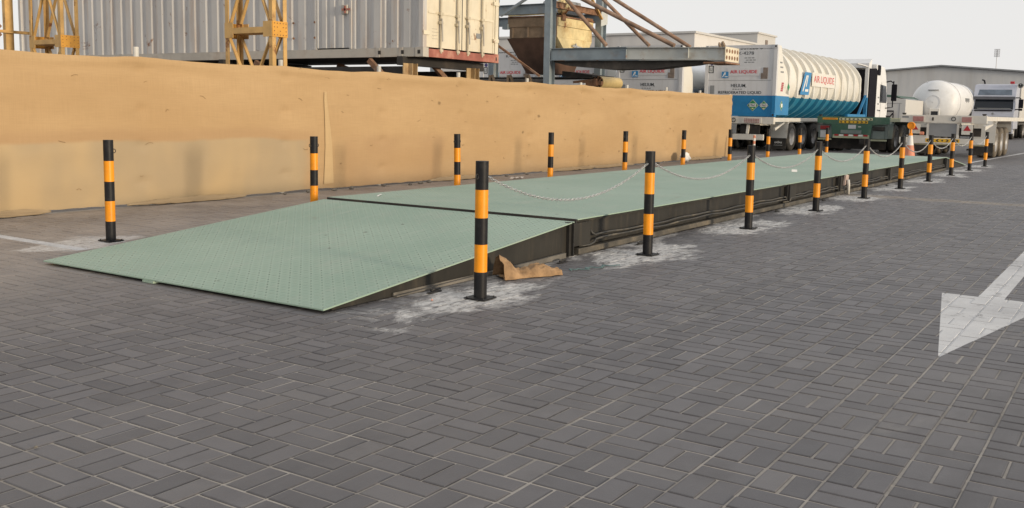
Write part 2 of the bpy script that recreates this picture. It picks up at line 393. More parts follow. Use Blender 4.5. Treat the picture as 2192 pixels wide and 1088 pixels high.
    # cement smears round the bollard feet (washed mortar)
    def smear(x0, y0, ex, ey, seed, xa, xb):
        dx = m.math('SUBTRACT', m.math('FLOORED_MODULO', m.math('SUBTRACT', X, x0-1.313), 2.626), 1.313)
        dy = m.math('SUBTRACT', Y, y0)
        q = m.math('SQRT', m.math('ADD', m.math('POWER', m.math('DIVIDE', dx, ex), 2.0), m.math('POWER', m.math('DIVIDE', dy, ey), 2.0)))
        nz = m.noise(m.mapping(P, (1.0, 1.6, 1), (seed, seed*2, 0)), 2.1, 6, .7, .5)
        k = m.ramp(m.math('SUBTRACT', m.math('MULTIPLY', nz, m.mixf(m.noise(m.mapping(P, (1, 1, 1), (seed*3, 9, 0)), .55, 2), 1.7, 4.2)), q), .5, 1.05)
        k = m.math('MULTIPLY', k, m.ramp(m.noise(m.mapping(P, (1.2, 3, 1)), 7, 5, .75), .3, .58))
        gate = m.math('MULTIPLY', m.math('GREATER_THAN', X, xa), m.math('LESS_THAN', X, xb))
        return m.math('MULTIPLY', k, gate)
    sm = m.math('MAXIMUM', smear(5.38, 3.84, 1.0, .46, 3.1, 4.1, 30.4), smear(5.3, 8.05, .7, .4, 8.7, 4.3, 7.2))
    sm = m.math('MAXIMUM', sm, m.math('MULTIPLY', smear(6.3, 4.2, 1.0, .14, 15.3, 4.4, 29), .7))
    col = m.mix(m.math('MULTIPLY', sm, .86), col, m.mix(m.noise(P, 14, 3), (.52, .51, .49, 1), (.74, .73, .71, 1)))
    # sandy repaired trench across the paving
    tx = m.math('ABSOLUTE', m.math('SUBTRACT', m.math('SUBTRACT', X, 16.36), m.math('MULTIPLY', m.math('SUBTRACT', m.noise(P, 1.2, 4), .5), .35)))
    tg = m.ramp(Y, 4.35, 4.0)
    tb = m.math('MULTIPLY', m.ramp(m.math('ADD', tx, m.math('MULTIPLY', m.noise(P, 3, 5, .7), .5)), .62, .28), tg)
    col = m.mix(m.math('MULTIPLY', tb, .8), col, (.27, .225, .175, 1))
    tl = m.math('MULTIPLY', m.ramp(tx, .06, .025), m.math('MULTIPLY', tg, m.ramp(m.noise(P, 4, 3), .4, .55)))
    col = m.mix(m.math('MULTIPLY', tl, .85), col, (.06, .045, .035, 1))
    h = m.math('ADD', m.math('MULTIPLY', chamf, m.math('SUBTRACT', 1.0, m.math('MULTIPLY', sm, .8))), m.math('MULTIPLY', speck, .16))
    h = m.math('ADD', h, m.math('MULTIPLY', bid, .25))
    if blocks: h = m.math('ADD', m.math('MULTIPLY', speck, .5), m.math('MULTIPLY', m.noise(P, 60, 4, .7), .8))
    m.bump(h, .6 if blocks else .8, .0022 if blocks else .005)
    if blocks: return m.set(col, m.mixf(m.noise(P, 8, 3), .46, .66), 0, .5)
    return m.set(col, m.mixf(joint, .64, .95), 0, .4)

def mat_marking():
    m = NT('worn_road_paint'); P = m.coord()
    wear = m.ramp(m.noise(P, 3.2, 6, .75, .5), .55, .68)
    c = m.mix(m.ramp(m.noise(P, 1.6, 4), .3, .7), (.46, .46, .465, 1), (.62, .62, .62, 1))
    c = m.mix(m.math('MULTIPLY', wear, .85), c, (.15, .145, .145, 1))
    c = m.mix(m.math('MULTIPLY', m.ramp(m.noise(P, 150, 3, .7), .5, .75), .4), c, (.22, .215, .21, 1))
    return m.set(c, .8, 0, .25)

def mat_deck():
    m = NT('green_tread_plate'); P = m.coord(); X, Y, Z = m.sep(P)
    n1 = m.noise(P, .55, 5, .6); n2 = m.noise(m.mapping(P, (.6, 1.6, 1)), 2.4, 5, .65)
    c = m.mix(m.ramp(n1, .32, .68), (.255, .358, .285, 1), (.325, .428, .345, 1))
    c = m.mix(m.math('MULTIPLY', m.ramp(n2, .5, .74), .45), c, (.37, .405, .345, 1))
    c = m.mix(m.math('MULTIPLY', m.ramp(n2, .46, .25), .3), c, (.19, .285, .235, 1))
    # tyre tracks, faint and dusty
    trk = m.math('MAXIMUM', m.ramp(m.math('ABSOLUTE', m.math('SUBTRACT', Y, 4.95)), .42, .15), m.ramp(m.math('ABSOLUTE', m.math('SUBTRACT', Y, 6.55)), .42, .15))
    c = m.mix(m.math('MULTIPLY', trk, m.math('MULTIPLY', m.ramp(m.noise(m.mapping(P, (.25, 2, 1)), 2, 4), .35, .7), .40)), c, (.20, .255, .21, 1))
    # raised lozenges in alternating directions
    S = .052
    u = m.math('DIVIDE', X, S); v = m.math('DIVIDE', Y, S)
    par = m.math('MODULO', m.math('ABSOLUTE', m.math('ADD', m.math('FLOOR', u), m.math('FLOOR', v))), 2.0)
    fu = m.math('SUBTRACT', m.math('FRACT', u), .5); fv = m.math('SUBTRACT', m.math('FRACT', v), .5)
    s_ = m.math('ADD', fu, fv); t_ = m.math('SUBTRACT', fu, fv)
    a = m.mixf(par, s_, t_); b = m.mixf(par, t_, s_)
    q = m.math('ADD', m.math('POWER', m.math('DIVIDE', a, .62), 2.0), m.math('POWER', m.math('DIVIDE', b, .2), 2.0))
    lug = m.ramp(q, 1.0, .5)
    wear = m.mixf(m.ramp(m.noise(P, 1.1, 4), .3, .7), .35, 1.0)
    wear = m.math('MULTIPLY', wear, m.mixf(m.white(m.comb(m.math('FLOOR', u), m.math('FLOOR', v), 3.0)), .35, 1.0))
    c = m.mix(m.math('MULTIPLY', m.math('MULTIPLY', m.ramp(q, 1.0, .3), wear), .8), c, (.085, .125, .095, 1))
    halo = m.math('MULTIPLY', m.ramp(q, 3.2, 1.2), m.ramp(q, .7, 1.3))
    c = m.mix(m.math('MULTIPLY', halo, .22), c, (.45, .54, .45, 1))
    st = m.math('MULTIPLY', m.ramp(m.noise(m.mapping(P, (.7, 1.3, 1), (4, 8, 0)), 1.9, 6, .75, .8), .60, .72), .5)
    c = m.mix(st, c, (.235, .235, .175, 1))
    sc = m.math('MULTIPLY', m.ramp(m.noise(m.mapping(P, (.22, 3.5, 1)), 3.1, 5, .7), .58, .7), .38)
    c = m.mix(sc, c, (.42, .46, .40, 1))
    spots = m.math('MULTIPLY', m.ramp(m.voronoi(P, 1.9), .045, .02), .8)
    c = m.mix(spots, c, (.08, .07, .05, 1))
    m.bump(lug, .7, .004)
    return m.set(c, m.mixf(n2, .5, .68), 0, .35)

def mat_fabric(name, a, b, weave=1.0, low_tones=False):
    m = NT(name); P = m.coord(); X, Y, Z = m.sep(P)
    n = m.noise(m.mapping(P, (.35, 1, 1)), 1.1, 5, .6)
    c = m.mix(m.ramp(n, .3, .7), c4(a), c4(b))
    th = m.noise(m.mapping(P, (3, 1, 90)), 1.0, 3, .6); tv = m.noise(m.mapping(P, (90, 1, 3)), 1.0, 3, .6)
    w = m.math('ADD', th, tv)
    c = m.mix(m.math('MULTIPLY', m.ramp(w, .8, 1.25), .28*weave), c, c4(tuple(x*.72 for x in a)))
    c = m.mix(m.math('MULTIPLY', m.ramp(m.noise(m.mapping(P, (.5, 1, 1.2)), 2.3, 5, .7), .55, .8), .22), c, c4(tuple(x*.66 for x in a)))
    # tie-wire pinches and small snags
    cell = m.mapping(P, (1.25, 0, 2.3)); vd = m.voronoi(cell, 1.0)
    px, py, pz = m.sep(P)
    sn = m.ramp(m.math('ADD', vd, m.math('MULTIPLY', m.noise(m.mapping(P, (5, 1, 16)), 1.5, 3, .7), .16)), .17, .10)
    c = m.mix(m.math('MULTIPLY', sn, .75), c, c4(tuple(x*.42 for x in a)))
    # mud splashed up from the ground, thinning with height
    spl = m.math('MULTIPLY', m.ramp(m.math('ADD', Z, m.math('MULTIPLY', m.noise(m.mapping(P, (.8, 1, 1)), 1.6, 4), .5)), .75, .1), .4)
    c = m.mix(spl, c, (.30, .235, .165, 1))
    if low_tones:  # darker brown band and patch, and a paler zone, low on the cloth
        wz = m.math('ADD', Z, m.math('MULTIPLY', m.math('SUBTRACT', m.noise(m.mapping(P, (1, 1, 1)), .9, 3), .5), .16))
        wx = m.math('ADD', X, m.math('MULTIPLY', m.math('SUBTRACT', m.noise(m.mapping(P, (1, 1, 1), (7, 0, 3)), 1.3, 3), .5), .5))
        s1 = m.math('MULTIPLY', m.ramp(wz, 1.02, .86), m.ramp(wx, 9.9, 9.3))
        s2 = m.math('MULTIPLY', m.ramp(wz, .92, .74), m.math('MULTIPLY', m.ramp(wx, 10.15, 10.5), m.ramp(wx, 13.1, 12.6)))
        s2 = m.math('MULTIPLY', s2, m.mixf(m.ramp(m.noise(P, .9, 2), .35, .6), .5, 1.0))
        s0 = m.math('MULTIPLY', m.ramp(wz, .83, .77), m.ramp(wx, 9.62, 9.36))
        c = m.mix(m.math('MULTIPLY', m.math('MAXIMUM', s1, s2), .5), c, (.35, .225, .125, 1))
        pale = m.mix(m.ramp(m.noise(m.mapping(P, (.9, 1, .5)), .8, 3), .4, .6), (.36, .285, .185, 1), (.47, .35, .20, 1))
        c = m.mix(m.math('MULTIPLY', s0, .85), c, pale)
    h = m.math('ADD', m.math('MULTIPLY', w, .12), m.math('ADD', m.noise(m.mapping(P, (.8, 1, 1.6)), 2.6, 4, .6), m.math('MULTIPLY', m.ramp(vd, .3, .0), .5)))
    m.bump(h, .22, .02)
    m.set(c, .88, 0, .15)
    return m.mat
M['ground'] = mat_ground(); M['block'] = mat_ground(True); M['marking'] = mat_marking(); M['deck'] = mat_deck()
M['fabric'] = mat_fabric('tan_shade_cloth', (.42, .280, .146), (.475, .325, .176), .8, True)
M['fabric_pale'] = mat_fabric('pale_shade_cloth', (.40, .30, .18), (.47, .345, .195), .8)
M['fabric_lap'] = mat_fabric('light_shade_cloth', (.48, .34, .185), (.52, .375, .205), .7)
M['wire'] = paint('rusty_tie_wire', (.21, .135, .065), .8, var=.3)

# ------------------------------------------------------------------ camera, world, sun
cam = bpy.data.cameras.new('camera'); camo = bpy.data.objects.new('camera', cam); COL.objects.link(camo)
yaw, pitch, roll = 0.579773473, -0.118993858, 0.019004580
fw = Vector((cos(yaw)*cos(pitch), sin(yaw)*cos(pitch), sin(pitch))); rt = Vector((sin(yaw), -cos(yaw), 0)); upv = rt.cross(fw)
r2 = rt*cos(roll) + upv*sin(roll); u2 = -rt*sin(roll) + upv*cos(roll)
mw = Matrix((r2, u2, -fw)).transposed().to_4x4(); mw.translation = (0, 0, 1.28)
camo.matrix_world = mw
cam.sensor_width = 36; cam.lens = 36*2078.98/2192; cam.shift_y = -(544-484.22)/2192
cam.clip_start = .05; cam.clip_end = 3000
scene.camera = camo

SUN_EL, SUN_AZ = R(5.5), R(-8)       # azimuth measured from -Y towards +X
sd = Vector((sin(SUN_AZ)*cos(SUN_EL), -cos(SUN_AZ)*cos(SUN_EL), sin(SUN_EL)))
sun = bpy.data.lights.new('sun', 'SUN'); sun.energy = 3.0; sun.angle = R(7); sun.color = (1, .83, .60)
suno = bpy.data.objects.new('sun', sun); COL.objects.link(suno); suno.rotation_euler = sd.to_track_quat('Z', 'Y').to_euler(); suno.location = (0, -40, 30)
w = bpy.data.worlds.new('World'); scene.world = w; w.use_nodes = True
nt = w.node_tree; nt.nodes.clear()
sky = nt.nodes.new('ShaderNodeTexSky'); sky.sky_type = 'NISHITA'; sky.sun_disc = False
sky.sun_elevation = SUN_EL; sky.sun_rotation = pi - SUN_AZ; sky.air_density = 1.0; sky.dust_density = 1.0; sky.ozone_density = 1.0
hs = nt.nodes.new('ShaderNodeHueSaturation'); hs.inputs['Saturation'].default_value = .5
bg = nt.nodes.new('ShaderNodeBackground'); bg.inputs[1].default_value = .15
wo = nt.nodes.new('ShaderNodeOutputWorld')
# thick pale haze: the clear sky mixed with an even veil of dust
veil = nt.nodes.new('ShaderNodeMix'); veil.data_type = 'RGBA'; veil.inputs[0].default_value = .86; veil.inputs[7].default_value = (6.05, 5.97, 5.93, 1)
nt.links.new(sky.outputs[0], hs.inputs['Color']); nt.links.new(hs.outputs[0], veil.inputs[6]); nt.links.new(veil.outputs[2], bg.inputs[0]); nt.links.new(bg.outputs[0], wo.inputs[0])
vs = scene.view_settings; vs.view_transform = 'Standard'; vs.look = 'None'; vs.gamma = 1; vs.exposure = 0
scene.cycles.max_bounces = 6

M['stand'] = paint('rusty_cream_steel', (.42, .30, .16), .75, var=.25, dirt=(.22, .13, .07), dirt_amt=.6, rust=.2)

# ------------------------------------------------------------------ ground and markings
g = MB()
g.quad((-60, -60, -.0042), (420, -60, -.0042), (420, 260, -.0042), (-60, 260, -.0042))
tag(g.build('paving', M['ground']), kind='structure')
GS = .209
def block_list():
    out = []
    for ix in range(int(BX0/GS)-1, int(BX1/GS)+1):
        for iy in range(int((BY0-.872)/GS)-1, int((BY1-.872)/GS)+1):
            xa, ya = (ix+.16)*GS, iy*GS + .872
            if xa < BX0 or xa+GS > BX1 or ya < BY0 or ya+GS > BY1: continue
            if ya > .872+xa*2.6+5 or ya < -.55*xa-1: continue          # far outside the view
            if 4.7 < xa and xa+GS < 25.7 and 4.45 < ya and ya+GS < 7.1: continue   # under the weighbridge
            for k in (0, 1):
                if (ix+iy) % 2: out.append((xa, ya+k*GS/2, xa+GS, ya+(k+1)*GS/2))
                else: out.append((xa+k*GS/2, ya, xa+(k+1)*GS/2, ya+GS))
    return out
BL = block_list(); rb = random.Random(11)
tops = []; V = []; F = []
for (xa, ya, xb, yb) in BL:
    gp = .0046 + rb.uniform(-.0010, .0016); dz = rb.uniform(-.0014, .0010); sx, sy = rb.uniform(-.0013, .0013), rb.uniform(-.0013, .0013); ro = rb.uniform(-.007, .007)
    cx, cy = (xa+xb)/2+sx, (ya+yb)/2+sy; hx, hy = (xb-xa)/2-gp, (yb-ya)/2-gp; c = .0042
    tx, ty = rb.uniform(-.006, .006), rb.uniform(-.006, .006)
    n = len(V)
    for (ax, ay, z) in ((hx, hy, -.0062), (hx, hy, -.0028), (hx-c, hy-c, 0)):
        for ux, uy in ((-1, -1), (1, -1), (1, 1), (-1, 1)):
            px, py = ux*ax, uy*ay
            V.append((cx+px-ro*py, cy+py+ro*px, z+dz+(px*tx+py*ty if z > -.005 else 0)))
    for l in (0, 4):
        for i in range(4):
            j = (i+1) % 4; F.append((n+l+i, n+l+j, n+l+4+j, n+l+4+i))
    F.append((n+8, n+9, n+10, n+11))
    tops.append(([V[n+8+i] for i in range(4)], [V[n+4+i] for i in range(4)]))
me = bpy.data.meshes.new('paving_blocks'); me.from_pydata(V, [], F); me.materials.append(M['block']); me.update()
o = bpy.data.objects.new('paving_blocks', me); COL.objects.link(o); tag(o, kind='structure')

def clip(poly, cl):
    """part of a convex polygon inside a convex counter-clockwise outline"""
    for (ax, ay), (bx, by) in zip(cl, cl[1:]+cl[:1]):
        out = []; side = lambda p: (bx-ax)*(p[1]-ay)-(by-ay)*(p[0]-ax)
        for i in range(len(poly)):
            p, q = poly[i], poly[(i+1) % len(poly)]; sp, sq = side(p), side(q)
            if sp >= 0: out.append(p)
            if (sp >= 0) != (sq >= 0):
                t = sp/(sp-sq); out.append(tuple(p[k]+(q[k]-p[k])*t for k in range(3)))
        poly = out
        if len(poly) < 3: return []
    return poly
def paint_on_blocks(outlines, name, label):
    b = MB()
    for cl in outlines:
        b.v += [(x, y, -.0036) for x, y in cl]; k = len(cl); b.face(tuple(range(len(b.v)-k, len(b.v))))
        x0, x1 = min(p[0] for p in cl), max(p[0] for p in cl); y0, y1 = min(p[1] for p in cl), max(p[1] for p in cl)
        for tp, sh in tops:
            if tp[2][0] < x0-.1 or tp[0][0] > x1+.1 or tp[2][1] < y0-.1 or tp[0][1] > y1+.1: continue
            for quad in [tp] + [[sh[i], sh[(i+1) % 4], tp[(i+1) % 4], tp[i]] for i in range(4)]:
                q = clip([(p[0], p[1], p[2]+.0006) for p in quad], cl)
                if q: n = len(b.v); b.v += q; b.face(tuple(range(n, n+len(q))))
    return tag(b.build(name, M['marking']), label, 'road marking')
paint_on_blocks([[(5.54, .872), (7.64, .50), (7.66, .79), (7.66, 1.21)], [(7.66, .795), (12.6, .795), (12.6, .965), (7.66, .965)]], 'arrow_marking', 'worn white arrow painted on the paving, pointing towards the camera')
paint_on_blocks([[(4.90, 7.7), (5.02, 7.7), (5.05, 10.55), (4.93, 10.55)]], 'line_marking', 'worn white line painted beside the foot of the green ramp')
mk = MB(); mk.quad((31.05, 4.36, -.002), (70, 3.25, -.002), (70, 3.40, -.002), (31.05, 4.49, -.002))
tag(mk.build('line_marking', M['marking']), 'long thin white line on the yard beside the dusty trailer wheels', 'road marking')

# ------------------------------------------------------------------ bollards
NX, NY, FX, FY, SP, BH, BR = 5.33, 3.738, 5.435, 8.007, 2.626, .937, .0445
NEAR_L = ['striped bollard nearest the camera, beside the tan sack', 'striped bollard second in the chained row, after the one by the sack',
          'striped bollard third in the chained row, beside the girder with conduits', 'striped bollard fourth in the chained row',
          'striped bollard fifth in the chained row, just short of the sandy trench', 'striped bollard sixth in the chained row, just past the sandy trench',
          'striped bollard seventh in the chained row', 'striped bollard eighth in the chained row, where the raised deck ends',
          'striped bollard ninth in the chained row, before the far ramp foot', 'farthest striped bollard of the chained row, in front of the dusty trailer wheels']
FAR_L = ['striped bollard standing left of the green ramp foot, with one eye ring', 'striped bollard behind the joint between ramp and deck, with two eye rings',
         'striped bollard third along the shade cloth fence', 'striped bollard fourth along the shade cloth fence', 'striped bollard fifth along the shade cloth fence',
         'striped bollard sixth along the shade cloth fence, beside the white plastic bag', 'striped bollard at the right end of the shade cloth fence',
         'striped bollard in front of the white bumper of the tank trailer', 'striped bollard in front of the wheels of the tank trailer', 'striped bollard in front of the green trailer']

def bollard(x, y, label, group, eyes):
    t = thing('bollard', label, 'bollard', (x, y, 0), group)
    b = MB(); zs = [.008, .187, .375, .555, .745, BH]
    for i in range(5):
        b.cyl((x, y, zs[i]), (x, y, zs[i+1]), BR, 28, i % 2, cap=False)
    n = len(b.v); b.v += [(x+BR*cos(2*pi*i/28), y+BR*sin(2*pi*i/28), BH) for i in range(28)]; b.face(tuple(range(n, n+28)), 0)
    b.build('post', [M['black'], M['orange']], t)
    p = MB(); p.box((x-.082, y-.082, .004), (x+.082, y+.082, .013)); pl = p.build('base_plate', M['black'], t, bevel=.002)
    for dx, dy in ((-.066, -.066), (.066, -.066), (.066, .066), (-.066, .066)):
        q = MB(); q.cyl((x+dx, y+dy, .013), (x+dx, y+dy, .019), .007, 6); q.build('bolt', M['girder_dark'], pl)
    for sx in eyes:
        e = MB(); e.ring((x+sx*(BR+.014), y, .835), (0, 1, 0), .017, .004, 16, 6); e.build('eye_ring', M['girder_dark'], t)
    return t
proto = None
nb = []
for i in range(10):
    x = NX + SP*i
    if proto is None:
        proto = bollard(x, NY, NEAR_L[0], 'striped bollards in the chained row', (-1, 1)); o = proto
    else:
        o = copy_tree(proto); o.location = (x, NY, 0); o['label'] = NEAR_L[i]
    o.rotation_euler = (R(random.uniform(-.5, .5)), R(random.uniform(-.5, .5)), R(random.uniform(-2, 2)))
    nb.append(o)
nb[0].rotation_euler = (0, 0, R(2))
first = bollard(FX, FY, FAR_L[0], 'striped bollards along the fence side', (1,))
for i in range(1, 10):
    o = copy_tree(proto); o.location = (FX + SP*i + (.14 if i == 2 else 0), FY, 0); o['label'] = FAR_L[i]; o['group'] = 'striped bollards along the fence side'
    o.rotation_euler = (R(random.uniform(-.6, .6)), R(random.uniform(-.6, .6)), R(random.uniform(-2, 2)))

# chains of real links, hanging in a sag between neighbours
CH_L = ['long chain hanging from the bollard by the sack to the second bollard', 'steel chain between the second and third chained bollards', 'steel chain between the third and fourth chained bollards',
        'steel chain between the fourth and fifth chained bollards', 'steel chain between the fifth and sixth chained bollards, over the trench end', 'steel chain between the sixth and seventh chained bollards',
        'steel chain between the seventh and eighth chained bollards', 'steel chain between the eighth and ninth chained bollards', 'short looking far chain between the last two chained bollards']
def chain(x0, x1, y, z, sag, label):
    n = 400; P = [Vector((x0+(x1-x0)*i/n, y, z - sag*(1-(2*i/n-1)**2))) for i in range(n+1)]
    cum = [0]
    for i in range(n): cum.append(cum[-1] + (P[i+1]-P[i]).length)
    pitch = .032; K = int(cum[-1]/pitch); b = MB(); j = 0
    for k in range(K):
        s = (k+.5)*cum[-1]/K
        while cum[j+1] < s: j += 1
        c = P[j].lerp(P[j+1], (s-cum[j])/(cum[j+1]-cum[j])); d = (P[j+1]-P[j]).normalized()
        side = Vector((0, 1, 0)); up = side.cross(d)
        ax = side if k % 2 else up
        ax = (ax + (up if k % 2 else side)*random.uniform(-.25, .25)).normalized()
        b.ring(c, ax, .0085, .0031, 10, 5, 0, (d, .0095))
    o = b.build('chain', M['galv'], None, (x0, y, 0), fix=False)
    tag(o, label, 'chain', 'chains between the bollards')
for i in range(9):
    x0 = NX + SP*i + BR + .02; x1 = NX + SP*(i+1) - BR - .02
    chain(x0, x1, NY, .83, [.235, .20, .19, .20, .21, .20, .19, .19, .2][i], CH_L[i])

# ------------------------------------------------------------------ weighbridge
WN, WF = 4.207, 7.238; ZD = .329
wb = thing('weighbridge', 'long low green steel weighbridge with ramps and dark girders', 'weighbridge', (4.31, WN, 0))
b = MB()      # near ramp plate: sloped slab
def slope_slab(b, xa, za, xb, zb, y0, y1, t):
    n = len(b.v)
    for x, z in ((xa, za), (xb, zb)):
        b.v += [(x, y0, z-t), (x, y1, z-t), (x, y1, z), (x, y0, z)]
    for f in ((0,1,2,3), (7,6,5,4), (0,4,5,1), (1,5,6,2), (2,6,7,3), (3,7,4,0)): b.face(tuple(n+i for i in f))
slope_slab(b, 4.31, .030, 7.432, .311, WN, WF, .009)
b.build('ramp_plate', M['deck'], wb)
b = MB(); slope_slab(b, 25.86, .329, 28.98, .03, WN, WF, .016); b.build('ramp_plate', M['deck'], wb)
xs = [7.482, 13.505, 19.74, 25.83]
for a, c in zip(xs[:-1], xs[1:]):
    b = MB(); b.box((a+.006, WN, ZD-.010), (c-.006, WF, ZD)); b.build('deck_plate', M['deck'], wb)
# frame below the plates
b = MB()
for yy in (WN+.035, WF-.05):
    b = MB(); b.prism([(4.42, .004), (7.40, .004), (7.40, .306), (4.42, .026)], 'y', yy, yy+.015); b.build('ramp_web', M['girder'], wb)
for yy in (WN+.035, WF-.05):
    b = MB(); b.prism([(25.95, .004), (28.85, .004), (28.85, .028), (25.95, .306)], 'y', yy, yy+.015); b.build('ramp_web', M['girder'], wb)
for a, c in zip(xs[:-1], xs[1:]):
    b = MB(); b.box((a+.03, WN+.055, .07), (c-.03, WN+.07, ZD-.018)); b.box((a+.03, WF-.07, .07), (c-.03, WF-.055, ZD-.018))
    b.box((a+.03, WN+.02, ZD-.034), (c-.03, WN+.052, ZD-.018)); b.build('girder', M['girder'], wb)
b = MB(); b.box((7.50, WN-.012, .012), (25.8, WN+.11, .062)); b.build('base_beam', M['sill_dark'], wb, bevel=.004)
b = MB(); b.box((5.0, WN+.019, .004), (7.28, WN+.03, .03)); b.prism([(5.0, .004), (7.28, .004), (7.28, .05), (5.0, .012)], 'y', WN-.01, WN+.018); b.build('concrete_sill', M['concrete'], wb)
for x in (7.40, 13.50, 16.15, 19.72, 25.84):
    p = MB(); p.box((x-.05, WN+.004, .064 if x > 7.45 else .01), (x-.01, WN+.05, ZD-.02)); p.box((x-.012, WN-.02, .064 if x > 7.45 else .01), (x-.002, WN+.05, ZD-.022)); p.build('stiffener', M['girder_dark'], wb)
    if x > 7.3 and x < 25:
        p = MB(); p.box((x+.03, WN+.0, .085), (x+.33, WN+.052, ZD-.036)); p.build('junction_plate', M['girder'], wb, bevel=.003)
# conduits along the foot of the girder
for a, c in ((7.85, 13.42), (13.62, 16.08), (16.5, 19.62), (19.95, 25.7)):
    for k, (dz, dy) in enumerate(((.115, .02), (.150, .028))):
        pts = []
        n = 40
        for i in range(n+1):
            t = i/n; x = a + (c-a)*t; z = dz + .006*sin(t*17+k) + .004*sin(t*41)
            pts.append((x, WN+dy-.012, z))
        if k == 0: pts = [(a-.28, WN+.03, .075), (a-.14, WN-.006, .078), (a-.05, WN-.002, .09)] + pts
        else: pts = [(a-.06, WN+.045, .21), (a-.05, WN+.02, .175)] + pts
        pts += [(c+.04, WN+.02, .135-.02*k), (c+.09, WN+.045, .10)]
        q = MB(); q.tube(pts, .010, 8); q.build('conduit', M['conduit'], wb)
b = MB(); b.box((4.30, 5.86, .004), (4.42, 5.98, .02)); b.build('lifting_lug', M['deck'], wb)
b = MB(); b.box((7.470, WN+.004, .22), (7.481, WF-.004, ZD-.0005)); b.build('end_plate', M['dark'], wb)
for x in (7.45, 13.505, 19.74, 25.845):
    b = MB(); b.box((x-.03, WN+.06, .20), (x+.03 if x > 8 else 7.468, WF-.06, ZD-.05)); b.build('joint_seal', M['dark'], wb)
for x, yy in ((5.32, 4.12), (7.06, 4.1), (8.56, 4.1), (12.7, 4.1), (14.9, 4.1), (19.1, 4.1)):
    c = thing('anchor_clip', 'small dark steel clip on the paving by the weighbridge foot', 'clip', (x, yy, 0), 'anchor clips by the weighbridge foot')
    q = MB(); q.box((x-.08, yy-.016, .002), (x+.06, yy+.012, .008)); q.build('clip_plate', M['girder_dark'], c)
    q = MB(); q.tube([(x-.02, yy+.02, .012), (x+.03, yy+.015, .018), (x+.08, yy+.018, .016), (x+.10, yy+.03, .01)], .008, 6); q.build('hook', M['girder_dark'], c)
CL = ['small dark clip on the cement smear nearest the ramp foot', 'small dark clip behind the tan sack', 'small dark clip by the foot of the second chained bollard',
      'small dark clip between the third and fourth chained bollards', 'small dark clip beside the fourth chained bollard', 'small dark clip near the sixth chained bollard']
for o, l in zip([o for o in COL.objects if o.name.startswith('anchor_clip')], CL): o['label'] = l

# drain pipe with its broken plaster at the trench
dp = thing('drain_pipe', 'short white plastic drain pipe standing against the weighbridge at the sandy trench', 'pipe', (16.42, WN-.07, 0))
b = MB(); b.tube([(16.42, WN-.075, .004), (16.42, WN-.075, .16), (16.43, WN-.06, .24)], .026, 10); b.build('pipe', M['pipe_white'], dp)
b = MB(); b.prism([(16.33, .15), (16.52, .18), (16.58, .30), (16.5, .322), (16.38, .31)], 'y', WN-.035, WN-.005); b.build('plaster_patch', paint('pinkish_plaster', (.40, .31, .27), .8, var=.2, sc=12, dirt=(.5, .47, .43), dirt_amt=.6, dirt_sc=12), dp)

# ------------------------------------------------------------------ sack, litter
def sack():
    nx, ny = 46, 22; b = MB(); ax = Vector((.85, -.53, 0)).normalized(); ay = Vector((.53, .85, 0))
    o = Vector((6.10, 4.08, 0))
    rnd = []
    for top in (1, 0):
        n = len(b.v)
        for i in range(nx+1):
            s = i/nx
            for j in range(ny+1):
                t = j/ny
                wdt = .17*(.72 + .42*(1-s)**2 - .22*s) * (1 + .14*noise.noise((s*5, t*2, 3)))
                L = .50
                p = o + ax*(s*L) + ay*((t-.5)*2*wdt*.62 + .025*noise.noise((s*6, 9, t*2)))
                prof = max(0.0, 1-(2*t-1)**2)**.5
                # standing mouth of the sack on the left, falling to a flat rolled tail
                h = (.135*math.exp(-(s/.15)**2)*(.55+.45*t) + .06 + .045*math.exp(-((s-.62)/.2)**2) - .02*s) * prof
                h += (.022*noise.noise((s*9, t*5, 1)) + .012*noise.noise((s*22, t*13, 4)) + .018*abs(noise.noise((s*7+t*6, t*3-s*5, 8))))*prof
                if s < .06: p -= ax*(.05*(.5+noise.noise((t*4, 2, 2)))*(.06-s)/.06)
                z = max(.005, h if top else .004 + h*.12)
                b.v.append((p.x, p.y, z))
        for i in range(nx):
            for j in range(ny):
                a = n+i*(ny+1)+j; f = (a, a+ny+1, a+ny+2, a+1)
                b.face(f if top else f[::-1], 0, True)
    ob = b.build('sack', M['bag'], None, (6.4, 4.0, 0)); tag(ob, 'crumpled tan sack lying on the paving beside the ramp girder', 'sack')
sack()
b = MB(); pts = []
for i in range(60):
    t = i/59; pts.append((6.72+.5*t, 3.82-.16*t+.03*sin(t*19)+.02*sin(t*43), .008+.004*abs(sin(t*31))))
b.tube(pts, .005, 6); tag(b.build('rope', M['rope'], None, (6.7, 3.8, 0)), 'thin frayed teal cord on the paving beside the tan sack', 'cord')

def crumple(name, c, r, mat, label, cat, sq=(1, 1, .6), seed=1):
    import bmesh
    bm = bmesh.new(); bmesh.ops.create_icosphere(bm, subdivisions=3, radius=1)
    me = bpy.data.meshes.new(name)
    for v in bm.verts:
        k = 1 + .35*noise.noise(v.co*2.2 + Vector((seed, 0, 0))) + .18*noise.noise(v.co*6 + Vector((0, seed, 0)))
        v.co = Vector((v.co.x*sq[0], v.co.y*sq[1], max(-.8, v.co.z)*sq[2]))*k*r
    zmin = min(v.co.z for v in bm.verts)
    for v in bm.verts: v.co.z -= zmin
    bm.to_mesh(me); bm.free(); me.materials.append(mat)
    o = bpy.data.objects.new(name, me); COL.objects.link(o); o.location = c
    return tag(o, label, cat)
crumple('plastic_bag', (23.9, 10.25, .002), .15, M['plastic_white'], 'crumpled white plastic bag at the foot of the fence', 'plastic bag', (1.2, .8, .9), 4)
